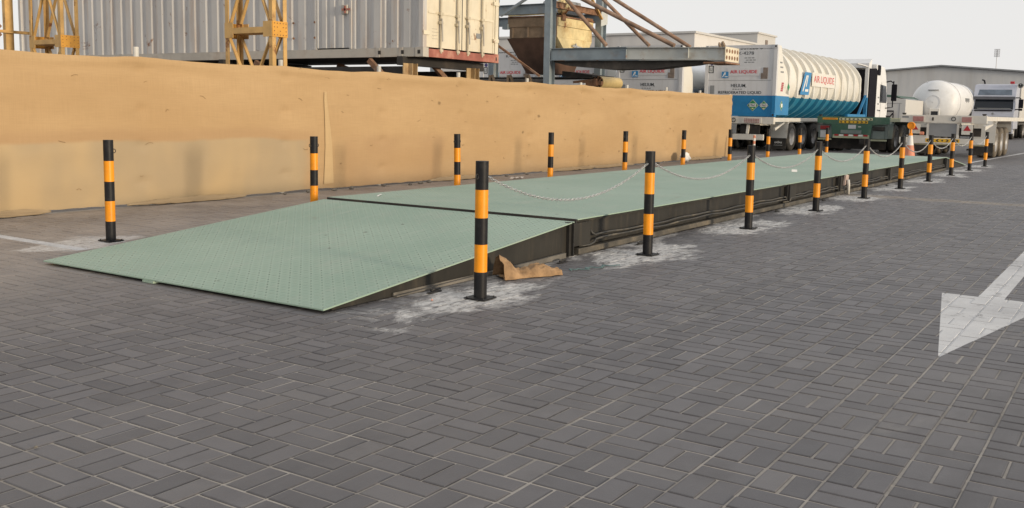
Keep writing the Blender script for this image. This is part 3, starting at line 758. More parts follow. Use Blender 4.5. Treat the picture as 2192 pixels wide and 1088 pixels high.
def strip_paper(name, x, y, z, l, wd, rot, label):
    q = MB(); n = 7; ca, sa = cos(rot), sin(rot)
    for i in range(n):
        u = (i/(n-1)-.5)*l
        for v_ in (-wd/2, wd/2):
            for zz in (0, .0015):
                q.v.append((x+u*ca-v_*sa, y+u*sa+v_*ca, z+.004+.02*abs(sin(i*1.3))*wd/.06+zz))
    for i in range(n-1):
        a = i*4; q.face((a+1, a+3, a+7, a+5)); q.face((a, a+4, a+6, a+2)); q.face((a, a+1, a+5, a+4)); q.face((a+2, a+6, a+7, a+3))
    q.face((0, 2, 3, 1)); k = 4*(n-1); q.face((k, k+1, k+3, k+2))
    tag(q.build(name, M['plastic_white'], None, (x, y, z)), label, 'litter')
strip_paper('paper_scrap', 16.38, 5.03, ZD, .17, .09, .3, 'white scrap of paper on the green deck past the second deck joint')
strip_paper('paper_scrap', 15.25, 9.9, 0, .26, .1, -.4, 'white scrap lying between the deck and the fence')
strip_paper('paper_scrap', 7.98, 6.95, ZD, .20, .02, .55, 'thin white strip on the green deck near the ramp joint')
strip_paper('paper_scrap', 8.55, 8.15, 0, .32, .12, .1, 'flat white scrap on the paving behind the ramp')
for i, (x, y, l) in enumerate(((1.95, 3.37, 'small pebble on the dark paving at the lower left'), (5.07, 3.95, 'small orange brick crumb by the ramp foot'))):
    crumple('pebble', (x, y, .001), .006, M['concrete'] if i == 0 else M['cone_orange'], l, 'pebble', (1.3, 1, .8), 3+i)

# ------------------------------------------------------------------ shade-cloth fence
FYY = 10.64; F0, F1 = 1.0, 28.05
PX = [-.0+1.2, 3.36, 5.5, 7.66, 10.07, 12.22, 14.4, 16.73, 18.94, 21.21, 23.47, 25.72, 27.99]
fence = thing('fence', 'long fence of tan shade cloth on pale pipe posts', 'fence', (F0, FYY, 0))
def top_z(x):
    z = 1.855 + .02*noise.noise((x*.35, 0, 5))
    for a, c in zip(PX[:-1], PX[1:]):
        if a <= x <= c:
            t = (x-a)/(c-a); z -= .03*(4*t*(1-t)); break
    return z + .008*noise.noise((x*3, 1, 1))
def bot_z(x): return .025 + .03*max(0, noise.noise((x*.9, 3, 2))) + .012*noise.noise((x*5, 1, 9))
def cloth_y(x, z):
    y = .016*noise.noise((x*.6, z*.9, 1)) + .005*noise.noise((x*1.7, z*3.2, 4))
    # horizontal drag folds under the top edge and a soft belly between posts
    y += .026*noise.noise((x*.8, z*8 + .6*sin(x*1.3), 2))*max(0, (z-1.3)/.5) + .005*noise.noise((x*.45, z*5, 12))
    for a, c in zip(PX[:-1], PX[1:]):
        if a <= x <= c:
            t = (x-a)/(c-a); y -= .05*sin(pi*t)*sin(pi*min(1, max(0, z/1.85))); break
    dm = min(abs(x-p) for p in PX)
    for zz in (.3, .75, 1.2, 1.68):
        q = (dm/.09)**2 + ((z-zz)/.05)**2
        if q < 9: y += .03*math.exp(-q)
    return y
def cloth(x0, x1, zb, zt, dy, nx, nz, fold=0, th=.004):
    b = MB()
    for side in (0, 1):
        n = len(b.v)
        for i in range(nx+1):
            x = x0 + (x1-x0)*i/nx; a, c = zb(x), zt(x)
            for j in range(nz+1):
                t = j/nz; z = a + (c-a)*t
                y = FYY - .055 + dy + cloth_y(x, z) + side*th
                if side == 0 and fold and t > .93: y -= .018*sin((t-.93)/.07*pi)*(1+.5*noise.noise((x*2, 0, 0)))
                b.v.append((x, y, z))
        for i in range(nx):
            for j in range(nz):
                q = n+i*(nz+1)+j; f = (q, q+nz+1, q+nz+2, q+1)
                b.face(f if side == 0 else f[::-1], 0, True)
    return b
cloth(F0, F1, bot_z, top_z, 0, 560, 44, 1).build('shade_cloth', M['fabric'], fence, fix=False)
# vertical lap of two cloth lengths
b = MB()
for side in (0, 1):
    n = len(b.v)
    for j in range(31):
        t = j/30; z = .10 + 1.40*t; wd = .05 + .16*(1-t)
        for k in range(5):
            x = 10.84 + (k/4)*wd + .02*noise.noise((z*2, 1, 1)); b.v.append((x, FYY-.068+cloth_y(x, z)-.012*sin(pi*k/4)+side*.003, z))
    for j in range(30):
        for k in range(4):
            q = n+j*5+k; f = (q, q+1, q+6, q+5); b.face(f if side == 0 else f[::-1], 0, True)
b.build('cloth_lap', M['fabric_lap'], fence, fix=False)
rs = random.Random(3)
for a in [p for p in PX if p > 3] + [p+1.1 for p in PX if p > 3 and p < 27]:
    for zz in (.35, .75, 1.15, 1.5, 1.72):
        if rs.random() < .3: continue
        x = a + rs.uniform(-.35, .35); z = zz + rs.uniform(-.12, .1); L = rs.uniform(.03, .10); sl = rs.uniform(-.5, .5); k = rs.uniform(-.02, .02)
        pts = [(x+L*t, FYY-.058+cloth_y(x+L*t, z)-.003, z+sl*L*t+k*sin(pi*t)) for t in (0, .2, .4, .6, .8, 1)]
        b = MB(); b.tube(pts, .0024, 5); b.build('tie_wire', M['wire'], fence)
for i, x in enumerate(PX):
    q = MB(); h = [1.96, 1.94, 1.95, 1.97, 1.94, 1.95, 1.94, 1.92, 1.91, 1.93, 1.94, 1.92, 1.88][i]
    q.cyl((x, FYY+.02, 0), (x, FYY+.02, h), .035, 16); q.build('post', M['pipe_grey'], fence)
b = MB(); b.cyl((F0, FYY+.03, .09), (F1, FYY+.03, .09), .018, 8); b.build('bottom_rail', M['dark'], fence)
# frayed hem lying on the ground
def hem(x0, x1, label=None):
    b = MB(); nx = max(8, int((x1-x0)*14))
    for side in (0, 1):
        n = len(b.v)
        for i in range(nx+1):
            x = x0+(x1-x0)*i/nx; e = min(1, 4*min(i, nx-i)/nx)
            for j in range(7):
                t = j/6; wv = .5+.9*noise.noise((x*2.3, 5, 1))
                y = FYY-.09 - t*(.09+.11*max(0, wv))*e
                z = .006 + (.05*(1-t)**1.5 + .03*abs(noise.noise((x*5, t*3, 2))))*(.4+.6*e) + side*.004
                b.v.append((x, y, z))
        for i in range(nx):
            for j in range(6):
                q = n+i*7+j; f = (q, q+7, q+8, q+1); b.face(f, 0, True)
    b.build('loose_hem', M['fabric_pale'], fence)
for a, c in ((5.4, 6.4), (7.4, 9.3), (13.4, 15.0), (17.2, 21.5), (24.6, 27.3)): hem(a, c)
# rubble and scraps along the foot of the fence
rub = [(9.9, 10.42, .05), (10.4, 10.45, .06), (10.9, 10.4, .05), (11.3, 10.42, .07), (12.1, 10.44, .05), (13.0, 10.4, .06), (13.3, 10.45, .07), (15.6, 10.36, .06), (16.4, 10.4, .05), (22.6, 10.4, .06), (26.6, 10.3, .05), (12.6, 10.3, .045), (14.6, 10.25, .05)]
lr = ['block of rubble at the fence foot behind the second fence-side bollard', 'rubble lump at the fence foot right of the lower pale cloth', 'small rubble lump at the fence foot under the cloth lap', 'rubble lump beside the fence post right of the cloth lap', 'flat rubble at the foot of the fence',
      'rubble left of the third fence-side bollard', 'larger rubble lump behind the third fence-side bollard', 'rubble right of the long loose hem', 'rubble left of the fourth fence-side bollard', 'rubble near the white plastic bag', 'rubble near the right fence end', 'small stone in front of the fence foot', 'small stone right of the third fence-side bollard']
for (x, y, r), l in zip(rub, lr):
    o = crumple('rubble', (x, y, .001), r*.62, M['concrete'], 'rough lump of rubble lying along the foot of the fence', 'rubble', (random.uniform(.9, 1.8), .8, .55), x); o['group'] = 'rubble along the fence foot'

# ------------------------------------------------------------------ lattice towers behind the fence
def tower(x0, y0, label, wy=1.06, wx=.30, bolts=True):
    t = thing('lattice_tower', label, 'tower', (x0, y0, 0), 'yellow lattice towers'); H = 5.6
    for dx, dy in ((0, 0), (wx, 0), (0, wy), (wx, wy)):
        q = MB(); x, y = x0+dx, y0+dy; s = .075; sx = 1 if dx == 0 else -1; sy = 1 if dy == 0 else -1
        q.box((x, y, 0), (x+sx*.012, y+sy*s, H)); q.box((x+sx*.0125, y, 0), (x+sx*s, y+sy*.012, H)); q.build('leg', M['yellow'], t)
    for zc, hh in ((2.44, .235), (4.7, .235), (.5, .235)):
        q = MB(); q.box((x0-.004, y0-.012, zc-hh/2), (x0+wx+.004, y0-.001, zc+hh/2)); pl = q.build('gusset_plate', M['yellow_new'], t)
        if bolts:
            q = MB()
            for i in range(5):
                for j in range(4):
                    if (i in (0, 4) or j in (0, 3) or (i+j) % 2): q.cyl((x0+.03+i*(wx-.06)/4, y0-.012, zc-hh/2+.03+j*(hh-.06)/3), (x0+.03+i*(wx-.06)/4, y0-.02, zc-hh/2+.03+j*(hh-.06)/3), .008, 6)
            q.build('bolts', M['rust'], pl)
        q = MB(); q.box((x0+wx-.004, y0+wy+.001, zc-hh/2), (x0+.004, y0+wy+.012, zc+hh/2)); q.build('gusset_plate', M['yellow_new'], t)
        for dx, sgn in ((0, -1), (wx, 1)):
            q = MB(); xx = x0+dx
            q.box((xx, y0-.002, zc-hh/2), (xx+sgn*.012, y0+.19, zc+hh/2)); q.box((xx, y0+wy-.19, zc-hh/2), (xx+sgn*.012, y0+wy+.002, zc+hh/2))
            q.box((xx, y0+.191, zc-.055), (xx+sgn*.010, y0+wy-.191, zc+.035)); q.build('tie_plate', M['yellow'], t)
        q = MB(); q.box((x0+.02, y0+.05, zc-.06), (x0+wx-.02, y0+wy-.05, zc-.045)); q.build('tie_plate', M['yellow'], t)
    for za, zb in ((.62, 2.32), (2.56, 4.58)):
        for dx, sg in ((.014, 1), (wx-.014, -1)):
            q = MB(); q.bar((x0+dx+sg*.012, y0+.08, za), (x0+dx+sg*.012, y0+wy-.08, zb), .02, .055, up=(1, 0, 0)); q.build('brace', M['yellow'], t)
            q = MB(); q.bar((x0+dx+sg*.036, y0+wy-.08, za), (x0+dx+sg*.036, y0+.08, zb), .02, .055, up=(1, 0, 0)); q.build('brace', M['yellow'], t)
    return t
tower(10.53, 11.32, 'yellow lattice tower in front of the raised container beside its side door')
tower(11.1, 17.75, 'yellow lattice tower in front of the left part of the raised container', wx=.38)
po = thing('steel_post', 'yellow steel post with a short cross arm at the left edge of the photo', 'post', (11.1, 19.7, 0))
q = MB(); q.box((11.12, 19.7, 0), (11.29, 19.715, 5.6)); q.box((11.12, 19.716, 0), (11.135, 19.80, 5.6)); q.box((11.275, 19.716, 0), (11.29, 19.80, 5.6)); q.build('post', M['yellow'], po)
q = MB(); q.box((10.3, 19.66, 2.655), (11.62, 19.695, 2.70)); q.box((10.3, 19.6, 2.64), (11.62, 19.69, 2.654)); q.build('cross_arm', M['yellow'], po)
q = MB(); q.bar((10.4, 19.68, 2.1), (11.0, 19.68, 2.62), .06); q.bar((10.4, 19.68, 3.3), (11.0, 19.68, 2.75), .06); q.build('brace', M['rust'], po)

# ------------------------------------------------------------------ storage container on stands
CX0, CX1, CY0, CY1, CZ0, CZ1 = 14.09, 16.53, 11.23, 24.35, 2.22, 4.85
ct = thing('shipping_container', 'raised grey corrugated container with cream doors and a faded red sill', 'container', (CX0, CY0, CZ0))
def corr(x_out, y0, y1, z0, z1, pitch=.278, dep=.036, sgn=1):
    """trapezoid corrugation of a side wall, ribs along z, facing -x"""
    b = MB(); y = y0; pts = []
    while y < y1-1e-6:
        for f, d in ((0, 0), (.24, 0), (.37, 1), (.63, 1), (.76, 0)):
            yy = y + f*pitch
            if yy <= y1: pts.append((yy, d*dep))
        y += pitch
    pts.append((y1, 0)); n = len(b.v)
    for yy, d in pts: b.v += [(x_out+sgn*d, yy, z0), (x_out+sgn*d, yy, z1)]
    for i in range(len(pts)-1): b.face((n+2*i, n+2*i+1, n+2*i+3, n+2*i+2))
    return b
corr(CX0+.03, CY0+.12, 12.26, CZ0+.17, CZ1-.1, .30).build('side_wall', M['cont_side'], ct)
corr(CX0+.03, 12.44, 13.0, CZ0+.17, CZ1-.1).build('side_wall', M['cont_side'], ct)
corr(CX0+.03, 13.98, CY1-.1, CZ0+.17, CZ1-.1, .37).build('side_wall', M['cont_side'], ct)
b = MB(); b.box((CX0+.012, 12.26, CZ0+.17), (CX0+.07, 12.44, CZ1-.1)); b.build('middle_post', M['cont_side'], ct, bevel=.006)
dl = corr(CX0+.014, 13.06, 13.92, CZ0+.19, CZ1-.2, .22, .025).build('side_door', M['cont_side'], ct)
b = MB(); b.box((CX0+.004, 13.0, CZ0+.17), (CX0+.06, 13.05, CZ1-.1)); b.box((CX0+.004, 13.93, CZ0+.17), (CX0+.06, 13.98, CZ1-.1)); b.build('door_frame', M['cont_side'], ct)
b = MB(); b.box((CX0-.03, 13.08, 3.05), (CX0+.012, 13.22, 3.22)); b.build('lock_box', M['cont_rail'], dl, bevel=.004)
b = MB(); b.box((CX0-.045, 12.99, 3.11), (CX0-.031, 13.20, 3.15)); b.box((CX0-.045, 13.10, 3.06), (CX0-.031, 13.14, 3.2)); b.build('hasp', M['red_rail'], dl)
for hy in (13.96, 14.55):
    for hz in (2.62, 2.92, 3.5):
        q = MB(); q.cyl((CX0-.005, hy, hz), (CX0+.02, hy, hz), .022, 8); q.build('hinge_bolt', M['rust'], ct)
b = MB(); b.box((CX0, CY0+.2, CZ0), (CX0+.06, CY1-.1, CZ0+.165)); b.build('bottom_rail', M['cont_rail'], ct, bevel=.004)
b = MB(); b.box((CX0+.005, CY0+.1, CZ1-.098), (CX0+.06, CY1-.1, CZ1)); b.box((CX1-.06, CY0+.1, CZ1-.098), (CX1, CY1-.1, CZ1)); b.build('top_rail', M['cont_rail'], ct)
b = MB(); b.box((CX1-.06, CY0+.1, CZ0), (CX1-.005, CY1-.1, CZ1-.1)); b.build('side_wall', M['cont_side'], ct)
b = MB(); b.box((CX0+.061, CY0+.1, CZ0+.02), (CX1-.061, CY1, CZ0+.1)); b.build('underside', M['dark'], ct)
b = MB(); b.box((CX0+.061, CY0+.1, CZ1-.05), (CX1-.061, CY1, CZ1-.02)); b.build('roof', M['cont_side'], ct)
b = MB(); b.box((CX0, CY1-.1, CZ0), (CX1, CY1, CZ1)); b.build('end_wall', M['cont_side'], ct)
for yy in (CY0+.1, 12.28, 11.72):
    q = MB(); q.box((CX0-.006, yy-.1 if yy < 11.5 else yy, CZ0-.004), (CX0+.16, yy+.09, CZ0+.17)); cc = q.build('corner_casting', M['cont_rail'], ct, bevel=.004)
    q = MB(); q.box((CX0-.008, yy-.035, CZ0+.05), (CX0-.0065, yy+.03, CZ0+.12)); q.build('slot', M['dark'], cc)
b = MB(); b.box((CX0, CY0+.01, CZ0+.17), (CX0+.11, CY0+.115, CZ1)); b.build('corner_post', M['cont_side'], ct, bevel=.006)
b = MB(); b.box((CX1-.11, CY0+.01, CZ0+.17), (CX1, CY0+.115, CZ1)); b.build('corner_post', M['cont_door'], ct, bevel=.006)
b = MB(); b.box((CX0+.16, CY0-.004, CZ0), (CX1-.16, CY0+.1, CZ0+.15)); b.build('door_sill', M['red_rail'], ct, bevel=.004)
q = MB(); q.box((CX1-.16, CY0-.006, CZ0-.004), (CX1, CY0+.1, CZ0+.17)); cc = q.build('corner_casting', M['red_rail'], ct, bevel=.004)
q = MB(); q.box((CX1-.11, CY0-.008, CZ0+.04), (CX1-.07, CY0-.0065, CZ0+.11)); q.build('slot', M['dark'], cc)
for k, (xa, xb) in enumerate(((CX0+.115, (CX0+CX1)/2-.012), ((CX0+CX1)/2+.012, CX1-.115))):
    q = MB(); q.box((xa, CY0+.04, CZ0+.18), (xb, CY0+.09, CZ1-.05))
    q.box((xa, CY0+.028, CZ0+.18), (xa+.05, CY0+.04, CZ1-.05)); q.box((xb-.05, CY0+.028, CZ0+.18), (xb, CY0+.04, CZ1-.05))
    d = q.build('door', M['cont_door'], ct, bevel=.005)
    q = MB()
    for zz in (3.02, 4.0): q.box((xa+.055, CY0+.026, zz), (xb-.055, CY0+.039, zz+.035))
    q.build('stiffening_rib', M['cont_door'], d)
    for rx in ((xa+.40, xb-.17) if k == 0 else (xa+.14, xb-.47)):
        q = MB(); q.cyl((rx, CY0-.005, CZ0+.08), (rx, CY0-.005, CZ1), .020, 12); rod = q.build('lock_rod', M['lock_rod'], d)
        for zz in (CZ0+.11, CZ0+.62, 3.0, 3.9):
            q = MB(); q.box((rx-.045, CY0-.03, zz), (rx+.045, CY0+.026, zz+.05)); q.build('rod_bracket', M['lock_rod'], d)
        q = MB(); q.bar((rx+.02, CY0-.034, CZ0+.30), (rx-.012, CY0-.038, CZ0+.72), .03, .014, up=(0, 1, 0)); q.build('handle', M['cont_rail'], d)
    for zz in (2.62, 3.35, 4.1):
        q = MB(); hx = xa-.02 if k == 0 else xb+.02
        q.box((hx-.09, CY0-.006, zz), (hx+.09, CY0+.026, zz+.07)); q.build('hinge', M['cont_door'], d)
    if k == 1:
        q = MB(); q.box((xb-.62, CY0+.034, 2.66), (xb-.48, CY0+.039, 2.76)); q.build('data_plate', M['flap_grey'], d)
        q = MB()
        for r_ in range(5):
            for s_ in range(2): q.box((xb-.44+.19*s_, CY0+.034, 3.52+.075*r_), (xb-.30+.19*s_+.02*random.random(), CY0+.0385, 3.55+.075*r_))
        q.build('sticker', M['sticker_white'], d)
    else:
        q = MB()
        for r_ in range(4): q.box((xa+.19, CY0+.034, 2.56+.06*r_), (xa+.36-.02*(r_ % 2), CY0+.0385, 2.567+.06*r_))
        q.build('stencil_mark', M['cont_rail'], d)
b = MB(); b.box((CX0+1.2, CY0+.03, CZ0+.18), (CX0+1.24, CY0+.075, CZ1-.05)); b.build('door_seal', M['girder_dark'], ct)
ms_ = thing('steel_skid', 'dark steel machine skid lying in the gloom under the raised container', 'machine skid', (16, 18, 0))  # dark box added so no bright sky shows beneath the container
q = MB(); q.box((15.2, 13.9, .3), (16.4, 23.8, 1.98)); q.build('housing', M['dark'], ms_, bevel=.03)
q = MB(); q.cyl((15.6, 12.0, 1.62), (15.6, 13.88, 1.62), .16, 16); q.build('pipe', M['dark'], ms_)
for yy in (14.2, 18.8, 23.3):
    q = MB(); q.box((15.1, yy, .004), (16.5, yy+.2, .3)); q.build('foot', M['dark'], ms_)
# stands carrying it
st = thing('container_stand', 'rusty steel stand of legs and braces under the raised container', 'steel stand', (CX0, 11.6, 0))
for i, (lx, ly) in enumerate(((14.12, 11.62), (16.1, 11.62), (14.12, 16.5), (16.1, 16.5), (14.12, 21.5), (16.1, 21.5))):
    q = MB(); q.box((lx-.12, ly, 0), (lx+.02, ly+.02, CZ0-.12)); q.box((lx+.021, ly+.001, 0), (lx+.2, ly+.012, CZ0-.12)) if False else None
    q.box((lx+.02, ly-.10, 0), (lx+.035, ly+.02, CZ0-.12)); q.box((lx+.16, ly-.10, 0), (lx+.175, ly+.02, CZ0-.12)); q.box((lx+.036, ly+.005, 0), (lx+.159, ly+.02, CZ0-.12))
    q.build('leg', M['stand'], st)
for ly in (11.6, 16.5, 21.5):
    q = MB(); q.bar((CX0-.1, ly+.1, CZ0-.075), (CX1+.05, ly+.1, CZ0-.085), .14, .16); q.build('cross_beam', M['dark'], st)
for dx in (.1, 2.3):
    q = MB(); q.bar((CX0+dx, 11.75, CZ0-.27), (CX0+dx, 23.5, CZ0-.27), .12, .20); q.build('long_beam', M['dark'], st)
for (a, c) in (((14.0, 12.45, 2.16), (14.0, 11.72, 1.55)), ((14.05, 15.6, 2.16), (14.05, 14.4, 1.5)), ((15.2, 11.9, 2.16), (16.0, 11.75, 1.5)), ((15.3, 14.5, 2.16), (16.3, 13.0, 1.5)), ((16.2, 14.0, 2.1), (16.2, 12.6, 1.4))):
    q = MB(); q.bar(a, c, .09, .09); q.build('brace', M['rust'], st)
for i, (lx, ly, h) in enumerate(((15.35, 12.6, 2.14), (16.2, 13.6, 2.1), (15.0, 15.8, 2.1))):
    q = MB(); q.box((lx, ly, 0), (lx+.12, ly+.12, h)); q.build('leg', M['rust'], st)

# ------------------------------------------------------------------ aggregate plant: frame, hopper, conveyor
fr = thing('hopper_gantry', 'blue-grey steel gantry with a long arm and rusty pipe struts', 'steel frame', (26.5, 16.06, 0))
def col_h(x0, y0, x1, y1, z1, name='column'):
    q = MB(); t = .018; ym = (y0+y1)/2
    q.box((x0, y0, 0), (x0+t, y1, z1)); q.box((x1-t, y0, 0), (x1, y1, z1)); q.box((x0+t+.001, ym-.008, 0), (x1-t-.001, ym+.008, z1))
    return q.build(name, M['bluegrey'], fr)
col_h(26.5, 16.06, 26.84, 16.28, 5.8)
col_h(29.98, 16.12, 30.34, 16.36, 5.8); col_h(26.5, 20.6, 26.84, 20.82, 5.8); col_h(29.98, 20.6, 30.34, 20.82, 5.8)
for y0, y1 in ((16.285, 20.595),):
    for xx in (26.62, 30.16):
        q = MB(); q.ibeam((xx, y0, 4.475), (xx, y1, 4.475), .31, .2); q.build('top_beam', M['bluegrey'], fr)
for yy in (16.17, 20.7):
    q = MB(); q.ibeam((26.85, yy, 4.62), (29.97, yy, 4.62), .2, .14); q.build('cross_beam', M['rust'], fr)
q = MB(); q.bar((26.44, 17.9, 4.29), (26.44, 16.6, 4.95), .09, .07); q.build('knee_brace', M['bluegrey'], fr)
q = MB(); q.bar((26.3, 18.75, 3.85), (26.3, 16.3, 2.36), .085, .06); q.build('diagonal_brace', M['rust'], fr)
# the arm towards the yard
for xx in (26.58, 27.42):
    q = MB(); q.ibeam((xx, 16.05, 3.035), (xx, 13.4, 3.035), .37, .16); q.build('arm_beam', M['bluegrey'], fr)
    q = MB(); q.ibeam((xx, 13.395, 3.03), (xx, 10.28, 2.975), .36, .16); q.build('arm_beam', M['beam_grey'], fr)
    for yy in (13.4, 11.4):
        q = MB(); q.box((xx-.075, yy-.006, 2.87), (xx-.011, yy+.006, 3.15)) if xx < 27 else q.box((xx+.011, yy-.006, 2.87), (xx+.075, yy+.006, 3.15)); q.build('web_stiffener', M['beam_grey'] if yy < 13.4 else M['bluegrey'], fr)
q = MB(); q.box((26.48, 10.26, 2.76), (27.55, 10.278, 3.17)); ep = q.build('end_plate', M['cont_door'], fr)
for i in range(5):
    for j in range(2):
        q = MB(); q.cyl((26.58+.21*i, 10.259, 2.87+.185*j), (26.58+.21*i, 10.252, 2.87+.185*j), .062, 6); q.build('hole_liner', M['rust'], ep)
q = MB(); q.box((26.45, 10.24, 2.70), (27.6, 10.9, 2.745)); q.build('lip_plate', M['rust'], fr)
for i, yy in enumerate((10.35, 10.45, 10.62)):
    q = MB(); q.bar((26.6+.2*i, yy, 3.18), (26.7+.22*i, yy+.1, 3.30), .05, .09); q.build('bracket_lug', M['hopper_brown'], fr)
q = MB(); pts = [(16.0, 2.842), (10.9, 2.80)] + [(10.9+5.1*t, 2.79 - .23*sin(pi*min(1, t*1.02))**.7 - .012*sin(t*23)) for t in [i/24 for i in range(0, 25)]]
q.prism(pts, 'x', 26.675, 27.33)
q.build('hanging_belt', M['belt'], fr)
for a, c, r, mt in (((26.75, 15.85, 4.95), (26.75, 14.2, 3.30), .062, 'rustpipe'), ((27.0, 15.3, 4.80), (27.0, 12.06, 3.26), .068, 'rustpipe'), ((27.3, 14.75, 4.85), (27.3, 13.02, 3.30), .055, 'rustpipe'), ((27.45, 14.5, 4.86), (27.45, 11.75, 3.24), .06, 'rustpipe')):
    q = MB(); q.cyl(a, c, r, 14); q.build('pipe_strut', M[mt], fr)
q = MB(); q.prism([(29.9, 4.18), (30.36, 4.28), (30.36, 4.72), (29.9, 4.66)], 'y', 16.09, 16.105); q.build('gusset_plate', M['beam_grey'], fr)
q = MB(); q.box((28.2, 16.7, 4.50), (29.8, 17.6, 4.56)); q.prism([(28.2, 4.561), (29.8, 4.561), (29.6, 4.95), (28.5, 4.95)], 'y', 16.75, 17.55); q.build('chute_hood', M['flap_grey'], fr)
q = MB(); q.bar((29.2, 16.08, 5.0), (29.92, 16.08, 4.42), .09, .05); q.build('edge_angle', M['yellow'], fr)

hp = thing('hopper', 'rust-stained cream hopper with a dark funnel hanging in the steel frame', 'hopper', (28.7, 17.3, 2.6))
HX0, HX1, HY0, HY1 = 27.5, 29.86, 16.42, 18.25
q = MB(); q.box((HX0+.03, HY0, 3.66), (HX1, HY0+.02, 4.02)); q.box((HX0+.05, HY0-.03, 4.03), (HX1+.03, HY0+.02, 4.30)); q.build('front_plate', M['hopper_lit'], hp)
q = MB(); q.box((HX0, HY0, 3.66), (HX0+.025, HY1, 4.01)); q.box((HX0-.03, HY0-.02, 4.02), (HX0+.025, HY1+.05, 4.30)); q.build('side_plate', M['hopper_brown'], hp)
q = MB(); q.box((HX0+.03, HY1-.02, 3.66), (HX1, HY1, 4.3)); q.box((HX1-.021, HY0+.03, 3.66), (HX1-.001, HY1-.03, 4.3)); q.build('side_plate', M['hopper_brown'], hp)
q = MB(); q.box((HX0+.05, HY0-.05, 4.31), (HX1+.06, HY0+.05, 4.36)); q.box((HX0-.05, HY0+.06, 4.31), (HX0+.04, HY1+.05, 4.36)); q.build('rim_angle', M['rust'], hp)
def frustum(b, a0, a1, b0, b1, z0, z1, m=0):
    n = len(b.v); (x0, y0), (x1, y1) = a0, a1; (u0, v0), (u1, v1) = b0, b1
    b.v += [(x0,y0,z0),(x1,y0,z0),(x1,y1,z0),(x0,y1,z0),(u0,v0,z1),(u1,v0,z1),(u1,v1,z1),(u0,v1,z1)]
    for f in ((0,3,2,1),(4,5,6,7),(0,1,5,4),(1,2,6,5),(2,3,7,6),(3,0,4,7)): b.face(tuple(n+i for i in f), m)
q = MB(); frustum(q, (27.9, 16.75), (29.2, 17.8), (HX0-.04, HY0+.1), (HX1-.1, HY1+.08), 2.5, 3.645); q.build('funnel', M['funnel'], hp)
q = MB(); frustum(q, (27.75, HY0-.12), (29.4, HY0+.2), (HX0+.03, HY0-.012), (HX1-.01, HY0+.09), 3.30, 3.655); q.build('feed_lip', M['hopper_lit'], hp)
q = MB(); q.bar((28.3, HY0-.14, 3.42), (29.0, HY0-.14, 3.36), .07); q.bar((28.45, HY0-.16, 3.5), (28.6, HY0-.16, 3.3), .05); q.build('feed_gate', M['galv'], hp)
for yy in (16.9, 17.5, 18.1):
    q = MB(); q.box((HX0-.02, yy, 3.67), (HX0-.002, yy+.05, 4.0)); q.build('rib', M['hopper_brown'], hp)
q = MB(); q.box((HX0-.12, HY1+.02, 3.95), (HX0+.05, HY1+.22, 4.12)); q.build('bracket_box', M['bluegrey'], hp)
q = MB(); q.box((HX0+.2, HY0-.09, 4.20), (HX0+.42, HY0-.052, 4.40)); q.box((HX1-.55, HY0-.09, 4.33), (HX1-.1, HY0-.055, 4.42)); q.build('bent_flange', M['rust'], hp)
q = MB(); q.bar((HX0-.06, HY1, 4.39), (HX0+.1, HY0+.1, 4.43), .1, .05); q.build('bent_flange', M['hopper_lit'], hp)
o = crumple('feed_sack', (27.7, 16.3, 4.37), .22, M['hopper_lit'], 'rust-coloured lumpy sack lying on the hopper rim', 'sack', (.9, .9, 1.3), 9)

cv = thing('belt_conveyor', 'dark belt conveyor with a tan ribbed head drum behind the fence', 'conveyor', (27.2, 14.8, 0))
q = MB(); q.box((27.05, 15.0, 1.78), (27.13, 24, 2.0)); q.build('side_channel', M['dark'], cv)
q = MB(); q.box((28.75, 15.0, 1.78), (28.83, 24, 2.0)); q.build('side_channel', M['dark'], cv)
q = MB(); q.box((27.2, 15.0, 2.335), (28.7, 24, 2.36)); q.box((27.2, 15.0, 2.02), (28.7, 24, 2.04)); q.build('belt', M['belt'], cv)
q = MB(); q.cyl((27.1, 16.4, 2.19), (27.1, 24, 2.19), .11, 12); q.build('return_pipe', M['belt'], cv)
for i in range(8):
    yy = 16.5 + i*.72
    q = MB(); q.bar((27.0, yy, 2.02), (27.0, yy, 2.42), .08, .08); q.bar((27.02, yy-.05, 2.42), (27.02, yy-.28, 2.02), .07, .07); q.build('idler_bracket', M['hopper_brown'], cv)
for yy in (15.3, 18.5, 22):
    for xx in (27.09, 28.79):
        q = MB(); q.box((xx-.05, yy, 0), (xx+.05, yy+.1, 1.779)); q.build('leg', M['dark'], cv)
q = MB(); q.cyl((27.5, 14.84, 2.21), (28.85, 14.84, 2.21), .185, 28); dr = q.build('head_drum', M['drum'], cv)
q = MB(); q.cyl((27.499, 14.84, 2.21), (27.46, 14.84, 2.21), .075, 12)
for i in range(8):
    a = 2*pi*i/8; q.bar((27.47, 14.84+.07*cos(a), 2.21+.07*sin(a)), (27.47, 14.84+.18*cos(a), 2.21+.18*sin(a)), .05, .04)
q.build('drum_spokes', M['rust'], dr)
q = MB(); q.cyl((27.498, 14.84, 2.21), (27.488, 14.84, 2.21), .165, 24); q.build('drum_hollow', M['dark'], dr)
q = MB(); q.bar((27.25, 15.6, 2.12), (27.25, 14.75, 2.2), .05, .22); q.bar((27.3, 14.6, 2.17), (27.3, 15.0, 2.17), .12, .12); q.build('bearing_bracket', M['rust'], cv)
q = MB(); q.prism([(16.0, 2.55), (14.9, 2.42), (14.9, 2.36), (16.0, 2.37)], 'x', 27.2, 28.7); q.build('belt_cover', M['dark'], cv)
q = MB(); q.box((27.0, 15.05, 2.03), (27.04, 15.9, 2.16)); q.build('guard_plate', M['panel_grey'], cv)

